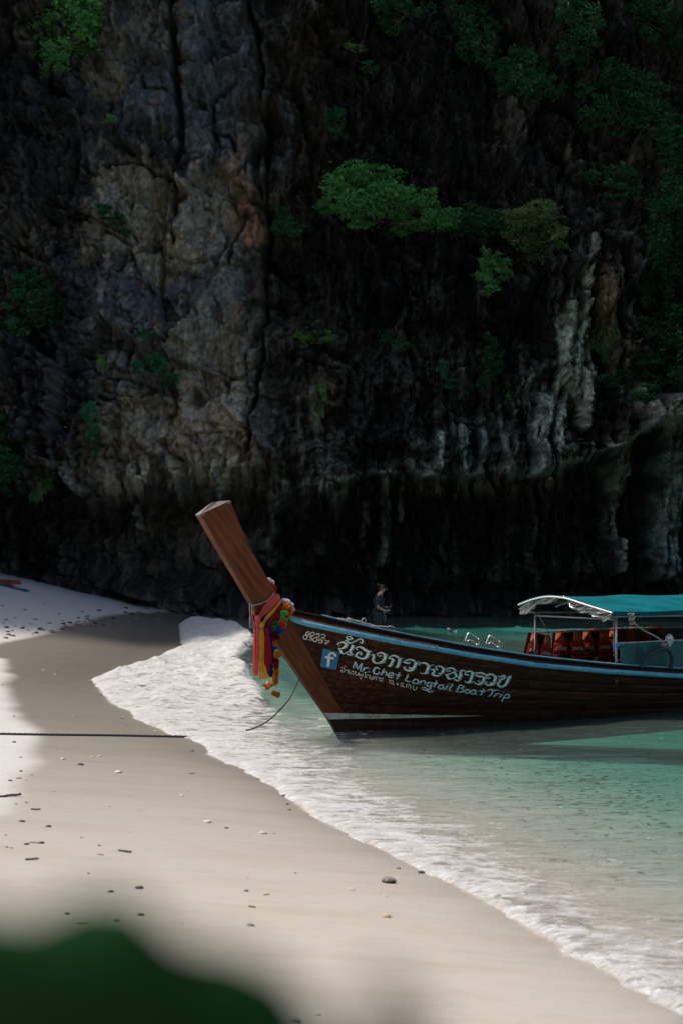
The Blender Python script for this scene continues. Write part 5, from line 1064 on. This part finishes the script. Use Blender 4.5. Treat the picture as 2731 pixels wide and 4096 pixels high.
for i in range(46):                              # crumbs of shell scattered over the damp sand
    u, v = r_.uniform(20, 900), r_.uniform(1720, 2120)
    if u > 380+(v-1690)*1.05: continue
    place(u*1.7417, v*1.7417, r_.uniform(4, 8), r_.choice(['brown', 'grey', 'pale', 'dark']), 'tiny crumb of shell or grit on the damp sand', None, 'crumbs scattered on the damp sand')
for i in range(95):                              # dark bits on the far dry sand
    k = r_.random(); u = r_.uniform(0, 420); v = 1478-u*.16-abs(r_.gauss(0, 22))-4 if k < .75 else r_.uniform(1385, 1440)
    if v < 1345+u*.12: continue
    place(u*1.7417, v*1.7417, r_.uniform(8, 24), ['dark', 'grey', 'brown'][i % 3], ('dark', 'grey', 'brown')[i % 3]+' bit of debris on the far dry sand, '+('toward the left edge' if u < 130 else 'toward the wet sand' if v > 1420 else 'toward the cliff'), None, 'debris scattered over the far dry sand')
for i in range(12):
    place(r_.uniform(4, 400)*1.7417, r_.uniform(1530, 1680)*1.7417, r_.uniform(9, 15), r_.choice(['pale', 'grey', 'brown']), 'small shell on the wet sand above the rope', None, 'shells on the wet sand above the rope')
# litter of seagrass on the sea bed and specks afloat: nobody could count them
def litter(name, n, gen, z_of, mt, size, lab):
    vs, fs = [], []
    for _ in range(n):
        u, v = gen(); x, y = V0(u, v); z = z_of(x, y); a = r_.gauss(0, .7); l = size*.35*math.exp(min(1.3, r_.gauss(.45, .6))); w = l*r_.uniform(.12, .5); c_, s_ = math.cos(a), math.sin(a); o = len(vs); h = l*.12
        vs += [(x-c_*l, y-s_*l, z), (x-s_*w*.6, y+c_*w*.6, z+h*.4), (x+c_*l, y+s_*l, z+h*.3), (x+s_*w*.6, y-c_*w*.6, z), (x, y, z+h)]
        fs += [(o, o+3, o+4), (o+3, o+2, o+4), (o+2, o+1, o+4), (o+1, o, o+4)]
    o = link(name, mesh(name, vs, fs), None, mt); tag(o, lab, 'litter', None, 'stuff')
def gsb():
    while True:
        k = r_.random()
        if k < .42: u, v = r_.gauss(1430, 130), r_.gauss(1760, 45)
        elif k < .62: u, v = r_.gauss(1250, 200), r_.gauss(1700, 28)
        elif k < .74: u, v = r_.gauss(1130, 60), r_.gauss(1995, 12)
        elif k < .80: u, v = r_.gauss(1250, 60), r_.gauss(2035, 14)
        else: u, v = r_.uniform(900, 1700), r_.uniform(1660, 2000)
        x, y = V0(u, v)
        if v > 1640 and float(sdist(x, y, True)) < -.15: return u, v
_cache = {}
def zbed(x, y): return float(ground(x, y))+.008
litter('seagrass_litter', 1200, gsb, zbed, simple('dark_seagrass', (.020, .026, .020), .8, .4, 5), .045, 'dark seagrass and leaf litter lying on the sea bed right of the foam')
def gfl():
    while True:
        u, v = r_.uniform(950, 1650), r_.uniform(1680, 2010)
        x, y = V0(u, v)
        if float(sdist(x, y, True)) < -.25: return u, v
litter('floating_flecks', 60, gfl, lambda x, y: .028, simple('pale_fleck', (.7, .72, .7), .5), .016, 'pale flecks floating on the clear shallow water')
litter('floating_leaf_bits', 70, gfl, lambda x, y: .026, simple('brown_leaf_bit', (.05, .035, .02), .7), .024, 'dark leaf bits floating on the clear shallow water')

# ------------------------------------------------------------------ plants growing on the cliff
def leafmat(name, a, b):
    t = NT(name); g = t.n('NewGeometry'); oi = t.attr('tint').outputs['Fac']; c = t.mix(oi, a, b)
    d = t.bsdf(c, .55, spec=.25, finish=False); tl = t.n('BsdfTranslucent'); t.set(tl, 0, c); m = t.n('MixShader'); t.set(m, 0, .3); t.t.links.new(d, m.inputs[1]); t.t.links.new(tl.outputs[0], m.inputs[2]); t.t.links.new(m.outputs[0], t.out.inputs[0]); return t.m
LM = {'green': leafmat('green_leaves', (.06, .20, .05), (.15, .42, .11)), 'deep': leafmat('deep_green_leaves', (.014, .072, .028), (.045, .17, .06)), 'yellow': leafmat('yellow_green_leaves', (.07, .17, .04), (.18, .32, .09)), 'rusty': leafmat('rusty_green_leaves', (.06, .17, .05), (.20, .24, .08)), 'bluish': leafmat('bluish_green_leaves', (.03, .16, .08), (.08, .30, .16))}
barkm = simple('grey_bark', (.12, .10, .08), .9, .3, 10)
def bush(name, cat, lab, u, v, puffs_, n, kind, leaf=.085, out=.55, grass=False, grp='plants growing on the cliff'):
    """puffs_: (du, dv, ru, rv) clumps in cliff units round the root (u, v)"""
    root = cliff_at(u, v+6); e = empty(name, root); vs, fs, tint = [], [], []; U_ = .0140
    tot = sum(a[2]*a[3] for a in puffs_)*1.78; br = []; n = int(n*1.75)
    for du, dv, ru, rv in puffs_:
        rv = rv*1.7; ru = ru*1.05
        c = cliff_at(u+du, v+dv); d0 = min(c.y, root.y+.8)-out*(.6+.5*random.random()); cen = Vector((c.x, d0, c.z))-root
        br.append(cen); m = max(6, int(n*ru*rv/tot)); subs = []
        for _ in range(max(3, m//26)):
            while True:
                p = Vector((random.uniform(-1, 1), random.uniform(-1, 1), random.uniform(-1, 1)))
                if p.length < 1: break
            subs.append((p, random.uniform(.16, .34), random.random()))
        for _ in range(m):
            p, sr, sti = random.choice(subs); q_ = Vector((random.gauss(0, 1), random.gauss(0, 1), random.gauss(0, .55)))*sr*.75; pp_ = p+q_
            pos = cen+Vector((pp_.x*ru*U_, pp_.y*min(ru, rv)*U_*.9, pp_.z*rv*U_))
            l = leaf*random.uniform(.6, 1.35); nrm = Vector((random.gauss(0, .5), random.gauss(-.25, .5), random.gauss(.85, .35))).normalized(); t1 = nrm.cross(Vector((random.random()-.5, random.random()-.5, random.random()-.5))).normalized(); t2 = nrm.cross(t1)
            o = len(vs)
            if grass:
                t1 = Vector((random.gauss(0, .35), random.gauss(-.3, .3), random.choice([1, .6, -.8]))).normalized(); t2 = t1.cross(Vector((0, 1, 0))).normalized(); w = .015
                vs += [pos, pos+t1*l*1.2+t2*w, pos+t1*l*2+Vector((0, -.05, -l*.8)), pos+t1*l*1.2-t2*w]
            else: vs += [pos-t1*l, pos-t2*l*.42+nrm*.01, pos+t1*l-nrm*l*.25, pos+t2*l*.42+nrm*.01]
            fs.append((o, o+1, o+2, o+3)); tv = min(1, max(0, .45+.4*pp_.z+random.gauss(0, .22))); tint += [min(1, max(0, sti*.75+random.random()*.3-.05+.2*p.z))]*4
    fn = 'crown' if cat == 'tree' else 'foliage'; me = mesh(fn, vs, fs); at = me.attributes.new('tint', 'FLOAT', 'POINT'); at.data.foreach_set('value', np.array(tint, np.float32)); link(fn, me, e, LM[kind])
    if not grass:
        parts = []; stem_ = Vector((0, -.15, -.05))
        for c in br:
            mid = stem_.lerp(c, .5)+Vector((0, -.05, -.12)); ln = (c-stem_).length; parts.append(tube(spline([Vector((0, .25, -.1)), stem_, mid, c], 3), [max(.010, .032*(1-k/11)) for k in range(10)], 5))
            for _ in range(3): parts.append(tube([mid, mid.lerp(c, .6)+Vector((random.gauss(0, .12), random.gauss(0, .1), random.gauss(0, .12))), c+Vector((random.gauss(0, .3), random.gauss(0, .15), random.gauss(0, .2)))], [.012, .009, .004], 4))
        v_2, f_2 = join(parts); bn = 'trunk' if cat == 'tree' else 'branch'; o = link(bn, mesh(bn, v_2, f_2, True), e, barkm)
        if cat != 'tree': tag(o, kind='stuff')
    tag(e, lab, cat, grp); return e
B = bush
B('cliff_tree','tree','bright green bushy tree on the cliff at the top left corner',170,110,[(-60,-40,45,25),(-15,-70,55,30),(35,-60,40,34),(-45,-5,45,26),(20,-25,40,30),(-30,35,35,22),(-55,60,22,12),(45,-15,22,25)],3400,'green',.075)
B('cliff_tree','tree','green tree on the upper right rock face, left of the tallest crown',1210,215,[(-25,-65,32,26),(-40,-25,38,28),(5,-45,34,26),(35,-30,26,18),(55,-5,22,16),(-5,0,45,24)],2200,'deep',.08)
B('cliff_tree','tree','broad green tree high on the right rock face, tallest crown there',1425,260,[(-70,-55,30,18),(-30,-90,38,20),(20,-60,60,24),(-50,-10,40,20),(10,-15,60,26),(60,-50,34,16),(70,10,34,24),(20,25,50,18),(-65,20,26,12),(85,60,36,22)],4200,'deep',.08)
B('cliff_shrub','shrub','dim hanging shrub below the broad green tree at right',1400,400,[(-20,-15,30,20),(25,-5,34,24),(35,25,30,16),(-50,5,25,12),(10,40,30,14)],1200,'deep',.08)
B('cliff_tree','tree','spreading tree leaning out from the middle of the cliff, largest crown there',850,500,[(-15,-85,75,16),(-70,-50,32,22),(-20,-45,60,22),(30,-25,66,26),(-35,-10,55,22),(90,-45,36,22),(130,-30,30,18),(150,15,45,18),(75,15,50,18),(-95,-10,28,14),(-20,30,34,12),(185,0,25,12)],6500,'green',.075,.8)
B('cliff_shrub','shrub','low green shrub strip right of the largest mid cliff crown',1070,520,[(-35,0,38,18),(10,-8,36,18),(50,5,30,18),(-10,14,36,10)],1700,'deep',.075,.6)
B('cliff_shrub','shrub','olive green shrub with rusty leaves at the right end of the mid cliff greenery',1215,550,[(-40,-20,36,22),(0,-35,50,20),(40,-20,34,26),(-25,10,38,20),(25,15,40,22),(55,10,20,22)],2700,'rusty',.075,.6)
B('cliff_shrub','shrub','small green shrub hanging below the olive rusty one',1130,625,[(-15,-10,28,18),(15,0,30,16),(-15,20,30,14),(-25,45,22,14)],1000,'green',.075)
B('cliff_shrub','shrub','bluish green shrub beside the long crack, left of the largest crown',650,495,[(-8,-15,20,18),(14,-10,20,16),(0,15,24,14),(30,25,20,12)],800,'bluish',.07)
B('cliff_shrub','shrub','small yellow green tussock shrub on a ledge in the middle of the cliff',722,778,[(-20,0,26,14),(10,-8,30,14),(30,5,18,10)],800,'yellow',.06,.3)
B('cliff_shrub','shrub','dark leafy shrub on the left rock face halfway down',80,700,[(-20,-45,30,18),(15,-30,28,18),(-30,0,35,20),(15,10,35,22),(-15,40,30,16),(45,-5,20,15),(-45,60,25,20)],1900,'deep',.08)
B('cliff_shrub','shrub','trailing dark shrub with bare twigs left of the long crack',350,840,[(-8,-58,16,10),(5,-10,22,14),(28,12,20,14),(38,32,22,12),(-25,10,18,10)],900,'bluish',.065)
B('cliff_shrub','shrub','narrow hanging shrub on the lower left rock face',216,980,[(0,-25,20,16),(5,0,16,16),(0,25,14,16),(0,50,9,14)],800,'bluish',.065)
B('cliff_tree','tree','layered dark tree overhanging from the right edge of the photo',1530,830,[(-10,-120,45,16),(35,-110,45,16),(-45,-85,36,14),(10,-75,50,16),(-30,-45,55,16),(35,-40,40,16),(-60,0,55,15),(0,5,50,16),(-120,40,40,14),(-60,50,60,16),(20,55,45,18),(-80,90,35,14),(50,0,40,60)],4600,'deep',.085,.8)
B('cliff_shrub','shrub','small green plant under the tufa curtain near the centre right of the cliff',1030,870,[(-15,-25,14,14),(0,5,22,8)],350,'bluish',.06)
B('cliff_shrub','shrub','dark shrub at the left edge just above the overhang',22,1040,[(-10,-50,28,20),(0,-10,30,24),(0,30,30,22),(-20,60,22,20)],1300,'deep',.08)
B('cliff_shrub','shrub','small dark shrub on the grey slabs in the upper left',262,510,[(-15,-10,18,14),(10,0,18,12),(15,15,14,8)],450,'deep',.065)
B('cliff_shrub','shrub','tiny pale green tuft in the upper left slabs',258,278,[(-15,-8,10,6),(8,4,10,8)],160,'green',.055,.25)
B('cliff_shrub','shrub','dark hanging greenery along the upper right edge of the photo',1520,380,[(10,-80,40,30),(-5,-30,30,24),(25,20,35,40),(15,90,35,30),(30,150,30,30)],2300,'deep',.08)
B('cliff_shrub','shrub','faint dark greenery hanging at the top edge right of centre',930,30,[(-50,-20,35,20),(-10,-5,40,18),(40,0,34,16),(-30,30,30,18)],1300,'deep',.08)
B('cliff_shrub','shrub','faint dark greenery at the top right corner',1480,40,[(-40,-20,40,22),(20,0,50,28),(60,30,30,30),(-10,40,30,16)],1500,'deep',.085)
B('cliff_shrub','shrub','little bright green fern patch near the top, left of centre',812,105,[(-5,0,18,6),(18,4,14,6)],220,'green',.055,.25)
B('cliff_shrub','shrub','small green patch in the dark rock below the top fern',848,160,[(0,0,20,8)],180,'deep',.055,.25)
B('cliff_shrub','shrub','dim shrub on the dark face between the crown and the tufa curtain',905,785,[(-8,-5,24,14),(15,8,18,10)],450,'deep',.065)
B('cliff_shrub','shrub','dim trailing shrub left of the pale tufa curtain',1120,830,[(0,-30,20,22),(10,10,22,24),(-10,45,18,18)],800,'deep',.07)
B('cliff_shrub','shrub','tiny leafy sprig above the pale tufa folds',1168,905,[(0,0,8,7)],70,'green',.06,.3)
B('cliff_shrub','shrub','dark vine mass on the dim face at the top, right of centre',1090,70,[(-30,-40,30,30),(15,-10,34,36),(-20,35,28,36),(30,60,22,30)],1700,'deep',.07,.4)
B('cliff_shrub','shrub','dark vine mass near the top between the two upper right trees',1320,90,[(-30,-30,34,26),(20,0,30,30),(-10,40,34,26)],1500,'deep',.07,.4)
B('cliff_shrub','shrub','long trailing vines at the right edge above the layered dark tree',1500,600,[(-10,-60,26,50),(25,0,30,55),(-20,60,22,40)],1800,'deep',.07,.4)
B('cliff_shrub','shrub','dim greenery on the dark rock above the mid cliff crown',790,300,[(-20,-10,24,22),(20,15,22,24)],700,'deep',.06,.3)
B('grass_tuft','grass tuft','drooping straw coloured grass tuft right of the pale tufa curtain',1405,770,[(-10,-10,30,18),(10,15,30,20)],500,'rusty',.11,.5,True)
B('grass_tuft','grass tuft','green grass tuft hanging on the lip at lower left',95,1110,[(0,-8,18,14),(-2,12,12,14)],420,'yellow',.10,.4,True)
B('grass_tuft','grass tuft','yellowish grass tuft on the left face above the hanging shrub',235,835,[(0,0,9,12)],120,'yellow',.08,.3,True)
B('grass_tuft','grass tuft','yellowish grass tuft hanging right of the long crack low on the cliff',742,930,[(0,-10,10,18),(-6,20,8,14)],220,'yellow',.08,.3,True)
# ------------------------------------------------------------------ the shrub right in front of the lens
bigleaf = None
t = NT('broad_leaf'); c = t.coord('Object'); nz = t.noise(c, 11, 3); col_ = t.mix(nz, (.003, .018, .004), (.014, .085, .02)); d = t.bsdf(col_, .6, spec=.1, finish=False); tl = t.n('BsdfTranslucent'); t.set(tl, 0, (.02, .09, .012)); m = t.n('MixShader'); t.set(m, 0, .25); t.t.links.new(d, m.inputs[1]); t.t.links.new(tl.outputs[0], m.inputs[2]); t.t.links.new(m.outputs[0], t.out.inputs[0]); bigleaf = t.m
gz = float(ground(-.15, .30)); shrub = empty('broad_leaf_shrub', (-.15, .30, gz)); tag(shrub, 'dark green broad leaved shrub right before the lens at bottom left, fully blurred', 'shrub')
def big_leaf(base, tip, wd, droop=.1, roll=0.):
    base, tip = Vector(base), Vector(tip); ax = tip-base; ln = ax.length; t = ax.normalized(); sd_ = t.cross(Vector((0, 0, 1))).normalized(); up = sd_.cross(t); sd_ = (Matrix.Rotation(roll, 3, t) @ sd_); V_ = []
    for i in range(13):
        a = i/12; w = wd*math.sin(math.pi*min(1, a*.93+.035))**.8*(1-.25*a); c_ = base+ax*a-Vector((0, 0, droop*ln*a*a)); V_.append([c_+sd_*w*k+up*(abs(k)*.18*w+.004*math.sin(i*2+k*3)) for k in (-1, -.5, 0, .5, 1)])
    V_ = np.array(V_)-np.array(shrub.location); o = link('leaf', grid_mesh('leaf', V_), shrub, bigleaf); o.modifiers.new('t', 'SOLIDIFY').thickness = .0008
def at(u, v, d): return Vector(((u-784)/3266.4*d, d, HC-(v-1280.4)/3266.4*d))
for b_, t_, w_, r0 in [(at(-420, 2430, .38), at(1000, 2600, .37), .052, -1.45), (at(-350, 2500, .44), at(430, 2330, .43), .048, -1.3), (at(150, 2900, .36), at(760, 2470, .37), .024, -.9),
 (at(960, 2560, .30), at(860, 2230, .30), .0075, -1.2), (at(-300, 2700, .42), at(200, 2400, .40), .05, -.9), (at(1750, 2600, .3), at(1640, 2330, .3), .006, -1.)]:
    big_leaf(b_, t_, w_, .05, r0)
    q = spline([b_, b_+Vector((-.03, .02, -.12)), Vector((-.15, .30, 1.2)), Vector((-.15, .30, gz))], 5); v, f = tube([p-Vector(shrub.location) for p in q], .004, 6); link('stem', mesh('stem', v, f, True), shrub, barkm)
